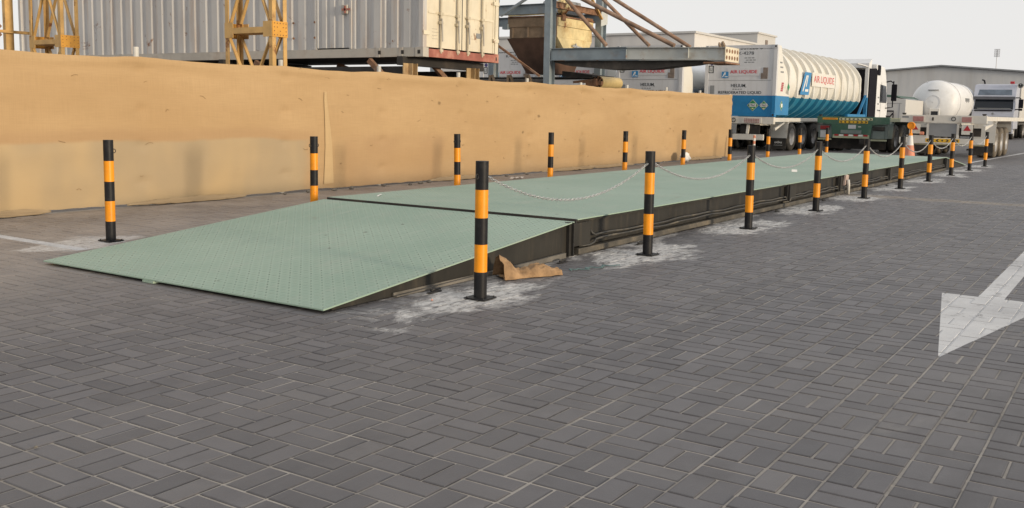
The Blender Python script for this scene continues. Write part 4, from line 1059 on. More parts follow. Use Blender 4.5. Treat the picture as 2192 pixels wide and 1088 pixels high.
# ------------------------------------------------------------------ wheels and chassis
def wheel(x, y, side, parent, tyre='rubber', r=.50, dual=True):
    """side -1: outer face towards -y"""
    s = side; w_ = .27
    b = MB()
    prof = [(-.13, r*.62), (-.135, r*.9), (-.10, r*.985), (-.05, r), (.05, r), (.10, r*.985), (.135, r*.9), (.13, r*.62)]
    for k in range(2 if dual else 1):
        b.lathe((x, y - s*(.14 + .30*k), r+.002), (0, 1, 0), prof, 32)
    t = b.build('wheel', M[tyre], parent)
    q = MB()
    q.lathe((x, y - s*.14, r+.002), (0, s, 0), [(.118, r*.63), (.13, r*.60), (.06, r*.52), (-.03, r*.46), (-.035, r*.26), (.02, r*.22), (.05, r*.20), (.06, 0.001)], 28)
    q.build('rim', M['rim'], t)
    return t
def mudguard(xa, xb, y0, y1, ztop, paint_, parent, name='mudguard', rear_drop=.62, front=True):
    b = MB(); th = .02
    P = [(xa-.16, ztop-rear_drop), (xa-.06, ztop-.12), (xa+.1, ztop), (xb-.1, ztop)] + ([(xb+.05, ztop-.12), (xb+.12, ztop-.4)] if front else [])
    for (u0, w0), (u1, w1) in zip(P[:-1], P[1:]):
        dx, dz = u1-u0, w1-w0; L = math.hypot(dx, dz); nx, nz = -dz/L*th, dx/L*th
        b.prism([(u0, w0), (u1, w1), (u1+nx, w1+nz), (u0+nx, w0+nz)], 'y', y0, y1)
    return b.build(name, paint_, parent)
def chassis(name, label, cat, x0, L, y0, y1, ztop, main, rail, axles, tyre, top=None, guard=None, yin=None):
    t = thing(name, label, cat, (x0, (y0+y1)/2, 0)); yc = (y0+y1)/2; top = top or main
    for yy in (yc-.5, yc+.5):
        q = MB(); q.ibeam((x0+.2, yy, ztop-.17), (x0+L, yy, ztop-.17), .26, .14, .02); q.build('main_rail', M[rail], t)
    for yy in (y0+.06, y1-.06):
        q = MB(); q.box((x0+.18, yy-.05, ztop-.16), (x0+L-.3, yy+.05, ztop-.02)); q.build('side_rail', M[top], t)
    for i in range(int(L/1.9)):
        q = MB(); xx = x0+1.2+i*1.9; q.box((xx, y0+.115, ztop-.13), (xx+.1, yc-.58, ztop-.03)); q.box((xx, yc-.42, ztop-.13), (xx+.1, yc+.42, ztop-.03)); q.box((xx, yc+.58, ztop-.13), (xx+.1, y1-.115, ztop-.03)); q.build('cross_member', M[top], t)
    q = MB(); q.box((x0, y0, ztop-.24), (x0+.17, y1, ztop)); q.build('rear_bolster', M[main], t, bevel=.006)
    for yy in (y0+.09, y1-.09):
        q = MB(); q.cyl((x0+.09, yy, ztop), (x0+.09, yy, ztop+.03), .05, 10); q.bar((x0+.09, yy-.06, ztop+.045), (x0+.09, yy+.06, ztop+.045), .05, .03); q.build('twist_lock', M['dark'], t)
    for xx in axles:
        q = MB(); q.cyl((xx, y0+.4, .5), (xx, y1-.4, .5), .07, 12); q.build('axle', M['dark'], t)
        for yy, s in ((y0+.02, -1), (y1-.02, 1)): wheel(xx, yy, s, t, tyre)
        q = MB(); q.box((xx-.4, yc-.62, .62), (xx+.4, yc-.56, .70)); q.box((xx-.4, yc+.56, .62), (xx+.4, yc+.62, .70)); q.build('leaf_spring', M['dark'], t)
    if guard:
        for ya, yb in ((y0-.01, y0+.63), (y1-.63, y1+.01)):
            mudguard(axles[0]-.55, axles[-1]+.55, ya, yb, ztop-.13, M[guard], t)
    return t
def landing_legs(t, x, yc, ztop):
    for dy in (-.55, .55):
        q = MB(); q.box((x-.06, yc+dy-.06, .06), (x+.06, yc+dy+.06, ztop-.3)); q.box((x-.13, yc+dy-.13, .004), (x+.13, yc+dy+.13, .06)); q.build('landing_leg', M['dark'], t)

# ------------------------------------------------------------------ helium tank containers
K = 31.05/31.05*1.0624
def TZ(z): return (z-1.28)*K+1.28
def diamond(c, r, mat, parent, ax):
    q = MB(); x, y, z = c
    if ax == 'x': q.prism([(y-r, z), (y, z-r), (y+r, z), (y, z+r)], 'x', x-.004, x)
    else: q.prism([(x-r, z), (x, z-r), (x+r, z), (x, z+r)], 'y', y-.004, y)
    return q.build('hazard_placard', mat, parent)
def logo(c, w_, h, parent, right, dy=.0):
    """white slanted mark on a blue square"""
    x, y, z = c; rx = Vector(right); q = MB(); nrm = rx.cross(Vector((0, 0, 1)))
    def P(a, b, o): v = Vector(c) + rx*(a*w_/2) + Vector((0, 0, b*h/2)) + nrm*o; return tuple(v)
    def plate(poly, o0, o1):
        n = len(q.v); k = len(poly)
        for o in (o0, o1): q.v.extend(P(a, b, o) for a, b in poly)
        q.face(tuple(n+k+i for i in range(k)))
        for i in range(k): j = (i+1) % k; q.face((n+i, n+j, n+k+j, n+k+i))
    plate([(-1, -1), (1, -1), (1, 1), (-1, 1)], -.002, .004); a = q.build('logo_plate', M['logo_blue'], parent); q2 = q
    q = MB(); plate([(-.85, -.75), (-.6, -.75), (.1, .75), (-.2, .75)], .0045, .008); plate([(.0, .75), (.28, .75), (.05, -.2), (-.2, -.2)], .0048, .0083)
    plate([(-.1, -.45), (.85, -.45), (.85, -.7), (-.1, -.7)], .0045, .008); q.build('logo_mark', M['sticker_white'], a)
def plate_x(x, y0, y1, z0, z1, mat, parent, name, off=.004, bev=0):
    q = MB(); q.box((x-off, y0, z0), (x-.0005, y1, z1)); return q.build(name, mat, parent)

def helium(x0, y0, label, serial, code, blue, detail, tank_mat, group, tank_len=11.6):
    W_ = 2.44*K; y1 = y0+W_; z0, z1 = TZ(1.22), TZ(3.53); zb = TZ(1.9); Lx = 12.1*K
    t = thing('tank_container', label, 'tank container', (x0, y0+W_/2, z0), group)
    q = MB(); q.box((x0+.05, y0+.12, zb), (x0+.09, y1-.12, z1-.12)); q.build('end_panel', M['panel_grey'], t)
    q = MB(); q.box((x0+.05, y0+.12, z0+.12), (x0+.09, y1-.12, zb-.002)); q.build('lower_panel', M['blue'] if blue else M['panel_grey'], t)
    for yy in (y0, y1-.118):
        q = MB(); q.box((x0+.02, yy, zb+.001), (x0+.16, yy+.118, z1-.12)); q.build('corner_post', M['panel_grey'], t)
        q = MB(); q.box((x0+.02, yy, z0+.12), (x0+.16, yy+.118, zb)); q.build('corner_post', M['blue'] if blue else M['panel_grey'], t)
        for zz in (z0, z1-.119):
            q = MB(); q.box((x0, yy-.005, zz), (x0+.17, yy+.123, zz+.118)); cc = q.build('corner_casting', (M['blue'] if blue else M['panel_grey']) if zz == z0 else M['panel_grey'], t, bevel=.006)
            q = MB(); q.cyl((x0-.001, yy+.06, zz+.06), (x0-.006, yy+.06, zz+.06), .035, 12); q.build('slot', M['dark'], cc)
    q = MB(); q.box((x0+.03, y0+.124, z1-.118), (x0+.15, y1-.124, z1-.002)); q.build('top_rail', M['panel_grey'], t)
    q = MB(); q.box((x0+.03, y0+.124, z0+.002), (x0+.15, y1-.124, z0+.118)); q.build('bottom_rail', M['blue'] if blue else M['panel_grey'], t)
    # side shrouds
    for yy in (y0+.004, y1-.03):
        q = MB(); q.prism([(x0+.17, zb), (x0+1.52, zb), (x0+1.50, zb+.03), (x0+1.05, zb+.12), (x0+.95, z1-1.0), (x0+.42, z1-.02), (x0+.17, z1-.02)], 'y', yy, yy+.026); q.build('side_shroud', M['tank_white'], t)
        q = MB(); q.prism([(x0+.17, z0+.06), (x0+1.52, z0+.06), (x0+1.52, zb-.002), (x0+.17, zb-.002)], 'y', yy, yy+.026); q.build('side_shroud', M['blue'] if blue else M['panel_grey'], t)
    # tank
    yc, r = y0+W_/2, 1.165*K; zc = (z0+z1)/2 + .02
    def mf(c): return 1 if (c.z < zb and blue) else 0
    xa, xb = x0+.55, x0+tank_len*K
    b = MB()
    e = [(xa, .02), (xa+.03, r*.5), (xa+.12, r*.8), (xa+.28, r*.95), (xa+.5, r)] + [(xb-.5, r), (xb-.28, r*.95), (xb-.12, r*.8), (xb-.03, r*.5), (xb, .02)]
    b.lathe((0, yc, zc), (1, 0, 0), e, 96, mf=mf); b.build('tank', [tank_mat, M['tank_blue']], t)
    if detail or blue:
        nring = 11
        for i in range(nring):
            xx = x0 + 1.55 + i*(xb-.8-x0-1.55)/(nring-1); b = MB()
            hw = W_/2-.012; NS = 120; n0 = 0
            for xo in (-.07, .07):
                for k in range(NS):
                    a = 2*pi*k/NS; Ro = min(r+.13, hw/max(1e-6, abs(cos(a))), 1.30/max(1e-6, abs(sin(a))))
                    Ro = max(Ro, r+.004)
                    b.v.append((xx+xo, yc+Ro*cos(a), zc+Ro*sin(a))); b.v.append((xx+xo, yc+(r-.01)*cos(a), zc+(r-.01)*sin(a)))
            for k in range(NS):
                k2 = (k+1) % NS; A = lambda s_, q_, w_: s_*2*NS + 2*q_ + w_
                mm = 1 if (zc+r*sin(2*pi*(k+.5)/NS) < zb and blue) else 0
                b.face((A(0,k,0), A(0,k2,0), A(0,k2,1), A(0,k,1)), mm); b.face((A(1,k,0), A(1,k,1), A(1,k2,1), A(1,k2,0)), mm); b.face((A(0,k,0), A(1,k,0), A(1,k2,0), A(0,k2,0)), mm)
            b.build('stiffening_ring', [tank_mat, M['tank_blue']], t)
    # front frame
    xf = x0+Lx
    for yy in (y0, y1-.14):
        q = MB(); q.box((xf-.14, yy, zb+.2), (xf, yy+.14, z1-.001)); q.build('front_post', M['panel_grey'], t)
        q = MB(); q.box((xf-.14, yy, z0), (xf, yy+.14, zb+.198)); q.build('front_post', M['blue'] if blue else M['panel_grey'], t)
        q = MB(); q.box((x0+1.53, yy+.02, z0+.01), (xf-.15, yy+.12, z0+.13)) if not blue else q.box((xf-3.2, yy+.02, z0+.01), (xf-.15, yy+.12, z0+.16)); q.build('side_rail', M['blue'] if blue else M['panel_grey'], t)
        s = 1 if yy == y0 else -1; yb_ = yy+.07
        q = MB(); q.bar((xf-.1, yb_, zb+.3), (xb-.7, yb_+s*.02, z0+.1), .1, .06); q.build('front_brace', M['blue'] if blue else M['panel_grey'], t)
        q = MB(); q.bar((xf-.1, yb_, z1-.15), (xf-1.0, yb_+s*.25, z1-.06), .12, .05); q.build('front_brace', M['panel_grey'], t)
    q = MB(); q.box((xf-.14, y0+.142, z1-.16), (xf, y1-.142, z1-.001)); q.box((xf-.14, y0+.142, z0), (xf, y1-.142, z0+.14)); q.build('front_beam', M['panel_grey'], t)
    # lettering of the end panel (facing -x: right is -y)
    xf_ = x0+.05; RT = (0, -1, 0)
    def Y(y): return y0 + (y-10.28)*K
    lettering(serial, (xf_, Y(11.42), TZ(3.44)), 1.28*K, .105*K, RT, M['text_black'], t, bold=.01)
    lettering(code, (xf_, Y(11.33), TZ(3.27)), .52*K, .10*K, RT, M['text_black'], t)
    for zz, a, c in ((3.10, 11.05, 11.4), (3.03, 11.0, 11.35), (2.96, 11.05, 11.36)):
        for k in range(3): plate_x(xf_, Y(a+k*.12), Y(a+k*.12+.09), TZ(zz), TZ(zz+.03), M['flap_grey'], t, 'stencil_mark')
    plate_x(xf_, Y(10.84), Y(11.95), TZ(2.535), TZ(2.80), M['sticker_white'] if False else M['panel_grey'], t, 'sign_plate', .012)
    lettering('AIR LIQUIDE', (xf_-.014, Y(11.39), TZ(2.66)), .92*K, .125*K, RT, M['text_red'], t, bold=.012)
    logo((xf_-.016, Y(12.02), TZ(2.57)), .23*K, .21*K, t, RT)
    lettering('HELIUM,', (xf_, Y(11.54), TZ(2.21)), .52*K, .125*K, RT, M['text_black'], t, bold=.008)
    for k in range(4): plate_x(xf_, Y(11.42+k*.09), Y(11.48+k*.09), TZ(2.085), TZ(2.115), M['flap_grey'], t, 'stencil_mark')
    lettering('REFRIGERATED LIQUID', (xf_, Y(11.5), TZ(1.985)), 1.47*K, .11*K, RT, M['text_black'], t, bold=.012)
    plate_x(xf_, Y(12.44), Y(12.60), TZ(2.64), TZ(2.86), M['sticker_white'], t, 'plate', .003)
    q = MB()
    for a, c, d_, f in ((12.43, 2.63, 12.61, 2.655), (12.43, 2.845, 12.61, 2.87), (12.43, 2.63, 12.46, 2.87), (12.58, 2.63, 12.61, 2.87)): q.box((xf_-.008, Y(a), TZ(c)), (xf_-.004, Y(d_), TZ(f)))
    q.build('plate_border', M['text_black'], t)
    lettering('U', (xf_-.004, Y(12.52), TZ(2.75)), .075, .14, RT, M['text_black'], t)
    diamond((xf_, Y(12.5), TZ(2.95)), .085, M['sticker_purple'], t, 'x')
    q = MB(); q.box((xf_-.02, Y(10.58), TZ(2.44)), (xf_-.001, Y(10.80), TZ(2.62))); q.box((xf_-.02, Y(10.58), TZ(2.622)), (xf_-.001, Y(10.73), TZ(2.80))); q.build('label_plate', M['hatch_brown'], t)
    q = MB(); q.box((xf_-.015, Y(12.38), TZ(1.95)), (xf_-.001, Y(12.53), TZ(2.22))); q.build('hatch', M['flap_grey'], t)
    q = MB(); q.box((xf_-.006, Y(10.45), TZ(2.385)), (xf_-.001, Y(12.6), TZ(2.395))); q.build('seam', M['flap_grey'], t)
    if blue:
        for yy, rr, tx in ((11.03, .19, '1963'), (10.66, .15, '1963')):
            diamond((xf_-.001, Y(yy), TZ(1.58)), rr*K, M['cream_sign'], t, 'x'); d = diamond((xf_-.006, Y(yy), TZ(1.58)), (rr-.018)*K, M['sticker_green'], t, 'x')
            plate_x(xf_-.0115, Y(yy-.115), Y(yy+.115), TZ(1.535), TZ(1.635), M['sticker_white'], t, 'number_plate', .003)
            lettering(tx, (xf_-.015, Y(yy), TZ(1.585)), .19, .075, RT, M['text_black'], t)
            plate_x(xf_-.0115, Y(yy-.03), Y(yy+.03), TZ(1.46), TZ(1.50), M['cream_sign'], t, 'sticker', .003)
        # side of the shroud and the tank (facing -y: right is +x)
        ys = y0+.004
        diamond((x0+.72, ys, TZ(1.58)), .17, M['cream_sign'], t, 'y'); diamond((x0+.72, ys-.005, TZ(1.58)), .15, M['sticker_green'], t, 'y')
        q = MB(); q.box((x0+.64, ys-.013, TZ(1.53)), (x0+.80, ys-.0095, TZ(1.65))); q.build('number_plate', M['sticker_white'], t)
        q = MB()
        for i in range(5): q.box((x0+.62-.02*i, ys-.005, TZ(2.05+.06*(4-i))), (x0+.86-.02*i, ys-.001, TZ(2.098+.06*(4-i))))
        q.build('warning_label', M['refl_red'], t)
        diamond((x0+1.12, ys-.09, TZ(2.2)), .14, M['sticker_green'], t, 'y')
        for k, zz in enumerate((2.95, 2.8, 2.65)):
            q = MB(); q.box((x0+.35+.05*k, ys-.004, TZ(zz)), (x0+.60+.1*k, ys-.001, TZ(zz+.05))); q.build('stencil_mark', M['flap_grey'], t)
        # curved sign plate riding on the rings
        yp = yc - (W_/2-.012); xs0, xs1 = x0+3.25, x0+7.35; b = MB()
        b.box((xs0+.95, yp-.012, zc-.08), (xs1, yp-.001, zc+.44))
        b.build('sign_plate', M['tank_white'], t)
        L = lettering('AIR LIQUIDE', (xs0+2.55, 0, zc+.18), 2.75, .31, (1, 0, 0), M['text_red'], t, bold=0); off = base_of(t)
        for v in L.data.vertices: v.co.y = yp - .013 - max(0, -v.co.y - off.y) - off.y
        def wquad(poly, e, mat, nm, par):
            b = MB(); b.prism(poly, 'y', yp-.004-e, yp-.0005-e)
            return b.build(nm, M[mat], par)
        lp = wquad([(xs0-.45, zc-.42), (xs0+.62, zc-.42), (xs0+.85, zc+.42), (xs0+.05, zc+.42)], .0, 'logo_blue', 'logo_plate', t)
        wquad([(xs0-.2, zc-.30), (xs0-.10, zc-.30), (xs0+.36, zc+.30), (xs0+.22, zc+.30)], .008, 'sticker_white', 'logo_mark', lp)
        wquad([(xs0+.18, zc-.12), (xs0+.27, zc-.12), (xs0+.47, zc+.30), (xs0+.37, zc+.30)], .009, 'sticker_white', 'logo_mark', lp)
        wquad([(xs0+.1, zc-.30), (xs0+.5, zc-.30), (xs0+.53, zc-.21), (xs0+.14, zc-.21)], .009, 'sticker_white', 'logo_mark', lp)
    else:
        lettering('HELIUM', (x0+2.6, yc-r-.012, zc+.72), .9, .16, (1, 0, 0), M['flap_grey'], t) if False else None
    return t
GH = 'tank containers parked side by side'
H1X, H1Y = 33.0, 10.93
helium(H1X, H1Y, 'white and blue ribbed tank container on the trailer at the right end of the fence', 'ALSU 061226 0', 'K-4278', True, True, M['tank_white'], GH)
helium(32.1, 14.0, 'grey tank container behind the fence end, left of the blue and white one', 'ALSU 051199 3', 'K-4275', False, False, M['chrome'], GH)
helium(32.3, 17.15, 'grey tank container hidden mostly by the hopper and steel arm', 'ALSU 061201 4', 'K-4270', False, False, M['chrome'], GH)
helium(32.5, 20.35, 'leftmost grey tank container, seen between cream doors and hopper', 'ALSU 061187 2', 'K-4273', False, False, M['chrome'], GH)
# carriers below the rear three
for i, (xx, yy, l) in enumerate(((32.15, 14.02, 'white trailer under the grey tank container at the fence end'), (32.35, 17.17, 'white trailer under the tank container behind the hopper'), (32.55, 20.37, 'white trailer under the leftmost tank container'))):
    if i == 0:
        p0 = chassis('container_trailer', l, 'trailer', xx, 12.4, yy, yy+2.56, 1.195, 'trailer_white', 'trailer_white', (35.2, 36.6), 'rubber'); landing_legs(p0, 41, yy+1.28, 1.2); p0['group'] = 'trailers under the rear tank containers'
    else:
        o = copy_tree(p0); o.location = (xx, yy+1.28, 0); o['label'] = l

# trailer of the blue and white tank
t1 = chassis('container_trailer', 'white trailer carrying the blue and white ribbed tank container', 'trailer', H1X+.02, 12.6, H1Y+.02, H1Y+2.57, 1.20, 'trailer_white', 'trailer_white', (35.25, 36.6, 37.95), 'rubber', guard='trailer_white')
landing_legs(t1, 42.5, H1Y+1.3, 1.2)
yy = H1Y
plate_x(H1X+.02, yy+.45, yy+1.15, .98, 1.17, M['trailer_white'], t1, 'lamp_panel', .02)
q = MB()
for i in range(9):
    for j in range(3): q.box((H1X-.012, yy+.52+i*.062, 1.0+j*.052), (H1X-.001, yy+.56+i*.062, 1.035+j*.052))
q.build('tail_light', M['lamp_faded'], t1)
plate_x(H1X+.018, yy+1.75, yy+2.25, 1.0, 1.17, M['sticker_green'], t1, 'number_plate', .012)
q = MB(); q.ring((H1X+.004, yy+1.45, 1.08), (1, 0, 0), .07, .012, 20, 6); q.build('speed_sign', M['text_black'], t1)
plate_x(H1X+.05, yy+1.35, yy+2.4, .62, .955, M['flap_grey'], t1, 'mud_flap', .02)
q = MB(); q.box((H1X+.16, yy+.55, .60), (H1X+.2, yy+1.25, .94)); q.build('back_plate', M['dark'], t1)
q = MB(); q.box((H1X-.02, yy+.35, .40), (H1X+.08, yy+2.45, .60)); q.build('bumper', M['trailer_white'], t1, bevel=.008)
q = MB()
for i in range(18):
    a = yy+.37+i*.115; q.box((H1X-.026, a, .605), (H1X+.06, a+.055, .612))
q.build('bumper_stripes', M['text_black'], t1)
q = MB(); q.bar((H1X+.05, yy+.95, .6), (H1X+.15, yy+.95, .96), .09, .07); q.bar((H1X+.05, yy+1.9, .6), (H1X+.15, yy+1.9, .96), .09, .07); q.build('bumper_bracket', M['trailer_white'], t1)
q = MB(); q.prism([(H1X+.25, .82), (H1X+1.0, .98), (H1X+1.25, 1.03), (H1X+1.25, .98), (H1X+.3, .74)], 'y', yy+.03, yy+.09); q.build('side_bracket', M['trailer_white'], t1)
for ya in (yy-.0, yy+1.95):
    q = MB(); q.box((34.50, ya+.03, .06), (34.52, ya+.60, .46)); mf = q.build('mud_flap', M['rubber'], t1)
    q = MB()
    for i in range(5): q.box((34.494, ya+.18+i*.055, .27+.012*(i % 2)), (34.499, ya+.215+i*.055, .33+.02*(i == 2)))
    q.box((34.494, ya+.15, .2), (34.499, ya+.46, .21)); q.build('flap_mark', M['sticker_white'], mf)

# tractor unit in front of it
tr = thing('tractor_truck', 'white tractor truck coupled to the blue and white tank trailer', 'truck', (47.5, H1Y+1.25, 0))
ya, yb = H1Y, H1Y+2.5
for y_ in (ya-.02, yb-.07):
    q = MB(); q.prism([(45.95, 1.0), (47.36, 1.0), (47.36, 3.42), (47.1, 3.50), (45.95, 3.42)], 'y', y_, y_+.09); q.build('side_fairing', M['cab_black'], tr)
q = MB(); q.box((45.96, ya+.08, 1.0), (46.0, yb-.08, 3.42)); q.build('back_panel', M['cab_black'], tr)
q = MB(); q.prism([(46.3, 3.51), (47.3, 3.51), (47.35, 3.95)], 'y', ya+.25, yb-.25); q.build('roof_deflector', M['cab_white'], tr)
q = MB(); q.prism([(47.40, .75), (49.75, .75), (49.85, 1.7), (49.55, 2.7), (49.2, 3.35), (48.9, 3.62), (47.40, 3.72)], 'y', ya, yb); cb = q.build('cab', M['cab_white'], tr, bevel=.06)
q = MB(); q.prism([(48.15, 1.95), (49.55, 1.95), (49.35, 2.75), (48.15, 2.8)], 'y', ya-.006, ya-.001); q.build('side_window', M['glass'], cb)
q = MB(); q.box((48.35, ya-.008, .9), (48.37, ya-.001, 2.9)); q.build('door_seam', M['flap_grey'], cb)
q = MB(); q.box((48.1, ya-.03, 1.55), (48.3, ya-.001, 1.6)); q.build('handle', M['cab_black'], cb)
q = MB()
for i in range(3): q.box((47.75, ya-.005, 1.55+.3*i), (48.05, ya-.001, 1.62+.3*i))
q.build('stencil_mark', M['flap_grey'], cb)
q = MB(); q.box((47.45, ya-.04, 3.2), (47.95, ya+.2, 3.68)); q.build('air_intake', M['cab_black'], tr, bevel=.04)
for s, y_ in ((-1, ya), (1, yb)):
    q = MB(); q.tube([(49.35, y_+s*-.02, 2.95), (49.45, y_+s*.18, 3.0), (49.5, y_+s*.3, 2.9)], .03, 8); q.tube([(49.5, y_+s*.3, 3.0), (49.5, y_+s*.3, 1.75), (49.4, y_-s*.02, 1.7)], .03, 8); a = q.build('mirror_arm', M['cab_black'], tr)
    q = MB(); q.box((49.45, y_+s*.22, 2.05), (49.6, y_+s*.46, 2.85)); q.build('mirror', M['cab_black'], a, bevel=.03)
q = MB(); q.box((49.3, ya+.1, .35), (49.95, yb-.1, .74)); q.build('bumper', M['cab_white'], tr, bevel=.03)
q = MB(); q.box((45.6, ya+.6, .6), (49.2, ya+.75, .88)); q.box((45.6, yb-.75, .6), (49.2, yb-.6, .88)); q.build('frame_rail', M['dark'], tr)
for xx in (46.4, 49.0):
    for y_, s in ((ya+.05, -1), (yb-.05, 1)): wheel(xx, y_, s, tr, 'rubber', .5, xx < 47)

# ------------------------------------------------------------------ green skeletal trailer
GX, GY0, GY1 = 36.0, 7.80, 10.31
t2 = chassis('skeletal_trailer', 'empty green skeletal trailer with chevron boards, rear end towards the camera', 'trailer', GX, 11.5, GY0, GY1, 1.27, 'green', 'green', (37.4, 38.75), 'rubber', top='green_top')
landing_legs(t2, 45, 9.05, 1.27)
q = MB(); q.prism([(8.42, .50), (9.75, .50), (9.80, .98), (10.28, 1.02), (10.28, 1.025), (7.84, 1.025), (7.84, 1.02), (8.37, .98)], 'x', GX+.01, GX+.05); q.build('rear_panel', M['green'], t2)
def chevrons(x, y0, y1, z0, z1, base, parent, nn=7):
    p = plate_x(x, y0, y1, z0, z1, M[base], parent, 'chevron_board', .006)
    q = MB(); h = (z1-z0); mid = (y0+y1)/2
    for i in range(nn):
        c = y0 + (i+.5)*(y1-y0)/nn; s = 1 if c > mid+.02 else -1
        w_ = .05
        if abs(c-mid) < .02: q.prism([(c-.03, (z0+z1)/2), (c, z0+.2*h), (c+.03, (z0+z1)/2), (c, z1-.2*h)], 'x', x-.010, x-.0065); continue
        zc_ = (z0+z1)/2; hh = h*.36
        q.prism([(c-s*w_, zc_+hh), (c, zc_+hh), (c+s*w_, zc_), (c, zc_-hh), (c-s*w_, zc_-hh), (c, zc_)], 'x', x-.010, x-.0065)
    q.build('chevron', M['text_black'], p)
chevrons(GX, 8.36, 9.52, 1.145, 1.225, 'cream_sign', t2, 8); chevrons(GX, 8.52, 9.52, 1.035, 1.125, 'yellow_sign', t2)
plate_x(GX, 9.58, 10.12, 1.15, 1.22, M['yellow_sign'], t2, 'sign_plate', .006); lettering('LONG VEHICLE', (GX-.008, 9.85, 1.185), .46, .045, (0, -1, 0), M['text_red'], t2)
plate_x(GX+.01, 8.93, 9.20, .84, .98, M['panel_grey'], t2, 'number_plate', .008); plate_x(GX+.01, 8.75, 8.85, .90, .925, M['sticker_white'], t2, 'sticker', .006)
q = MB(); q.box((GX-.03, 8.72, .66), (GX+.008, 9.45, .79)); q.build('step_plate', M['greengrey'], t2, bevel=.005)
b1 = MB(); b1.box((GX-.02, 8.45, .50), (GX+.009, 9.72, .62)); bp = b1.build('bumper', M['green_top'], t2)
for i in range(7):
    q = MB(); q.box((GX-.027, 8.50+i*.17, .575), (GX-.0205, 8.645+i*.17, .635)); q.build('reflector', M['refl_red'] if i % 2 == 0 else M['sticker_white'], bp)
for y0_, y1_, lamp in ((7.85, 8.43, 'dark'), (9.78, 10.28, 'lamp_red')):
    q = MB(); q.box((GX+.10, y0_, .50), (GX+.16, y1_, 1.0)); gp = q.build('mudguard_panel', M['greengrey'], t2, bevel=.008)
    q = MB(); q.box((GX+.03, y0_+.1, .80), (GX+.098, y1_-.08, .93)); q.build('tail_light', M[lamp], gp, bevel=.01)
    q = MB(); q.box((GX+.07, y0_+.1, .50), (GX+.099, y1_-.08, .77)); q.build('mud_flap', M['panel_grey'] if lamp != 'dark' else M['greengrey'], gp)
    mudguard(36.9, 39.3, y0_-.03, y1_+.05, 1.12, M['greengrey'], t2)
    q = MB(); q.box((GX+.05, y0_+.02, .42), (GX+.13, y1_, .48)); q.build('lower_bar', M['green_top'], t2)
q = MB(); q.box((GX+.6, 8.0, .10), (GX+.64, 10.1, .45)) ; q.build('under_guard', M['dark'], t2)
q = MB(); q.box((GX-.03, 8.60, .30), (GX+.10, 8.78, .48)); q.build('coupling', M['dark'], t2)

# ------------------------------------------------------------------ white skeletal trailer
WX, WY0, WY1 = 33.2, 4.32, 6.85
t3 = chassis('skeletal_trailer', 'empty white skeletal trailer with dusty wheels, nearest the white yard line', 'trailer', WX, 11.8, WY0, WY1, 1.37, 'trailer_white', 'trailer_white', (36.0, 37.35, 38.7), 'rubber_dusty', guard=None)
landing_legs(t3, 43.2, 5.6, 1.37)
for ya, yb in ((WY0-.01, WY0+.66), (WY1-.66, WY1+.01)): mudguard(35.45, 39.3, ya, yb, 1.22, M['trailer_white'], t3, rear_drop=.78)
mf = plate_x(WX+.06, 5.17, 5.98, .70, 1.11, M['flap_grey'], t3, 'mud_flap', .02)
q = MB(); q.box((WX+.03, 5.10, .66), (WX+.07, 5.165, 1.13)); q.box((WX+.03, 5.985, .66), (WX+.07, 6.05, 1.13)); q.build('flap_frame', M['trailer_white'], t3)
for y0_, y1_ in ((4.72, 5.06), (6.12, 6.5)):
    q = MB(); q.box((WX-.015, y0_, 1.145), (WX-.001, y1_, 1.345)); fp = q.build('lamp_frame', M['trailer_white'], t3)
    q = MB(); q.box((WX-.025, y0_+.03, 1.165), (WX-.0155, y1_-.03, 1.325)); q.build('tail_light', M['lamp_faded'], fp)
q = MB(); q.ring((WX-.006, 5.27, 1.26), (1, 0, 0), .058, .012, 20, 6); q.build('speed_sign', M['text_black'], t3)
plate_x(WX, 5.85, 5.9, 1.2, 1.3, M['dark'], t3, 'marker_lamp', .012)
lettering('GPS', (WX-.003, 6.68, 1.30), .22, .07, (0, -1, 0), M['text_black'], t3) if False else plate_x(WX, 6.60, 6.80, 1.27, 1.33, M['flap_grey'], t3, 'stencil_mark', .004)
for y_ in (4.86, 6.40):
    q = MB(); q.box((WX-.002, y_-.16, .78), (WX+.03, y_+.16, 1.09)); pp = q.build('lamp_board', M['trailer_white'], t3)
    q = MB(); q.prism([(y_-.11, .90), (y_+.11, .90), (y_, 1.07)], 'x', WX-.012, WX-.0025); q.build('reflector', M['refl_red'], pp)
q = MB(); q.box((WX+.3, 4.5, .72), (WX+.34, 6.7, .98)); q.build('back_plate', M['dark'], t3)
q = MB(); q.box((WX+.02, 6.12, .74), (WX+.12, 6.26, .84)); q.build('marker_lamp', M['cone_orange'], t3, bevel=.02)
q = MB(); q.box((WX-.03, WY0+.02, .47), (WX+.08, WY1, .655)); bp = q.build('bumper', M['trailer_white'], t3, bevel=.008)
q = MB()
for i in range(20):
    q.box((WX-.034, WY0+.04+i*.125, .455), (WX+.05, WY0+.105+i*.125, .468))
q.build('bumper_stripes', M['text_black'], bp); q = MB(); q.box((WX-.032, WY0+.03, .44), (WX+.05, WY1-.02, .4545)); q.build('bumper_edge', M['cream_sign'], bp)
chevrons(WX-.03, 5.05, 6.05, .52, .63, 'yellow_sign', t3)
q = MB(); q.prism([(WX+.18, 1.05), (WX+1.9, 1.12), (WX+1.9, 1.08), (WX+.18, .92)], 'y', WY0+.05, WY0+.16); q.build('side_bracket', M['trailer_white'], t3)
q = MB(); q.box((35.27, WY0+.03, .08), (35.29, WY0+.62, .5)); q.build('mud_flap', M['rubber'], t3)
q = MB(); q.box((35.27, WY1-.62, .08), (35.29, WY1-.03, .5)); q.build('mud_flap', M['rubber'], t3)
q = MB(); q.box((WX+.02, WY0+1.1, .30), (WX+.14, WY0+1.35, .46)); q.build('coupling', M['dark'], t3)

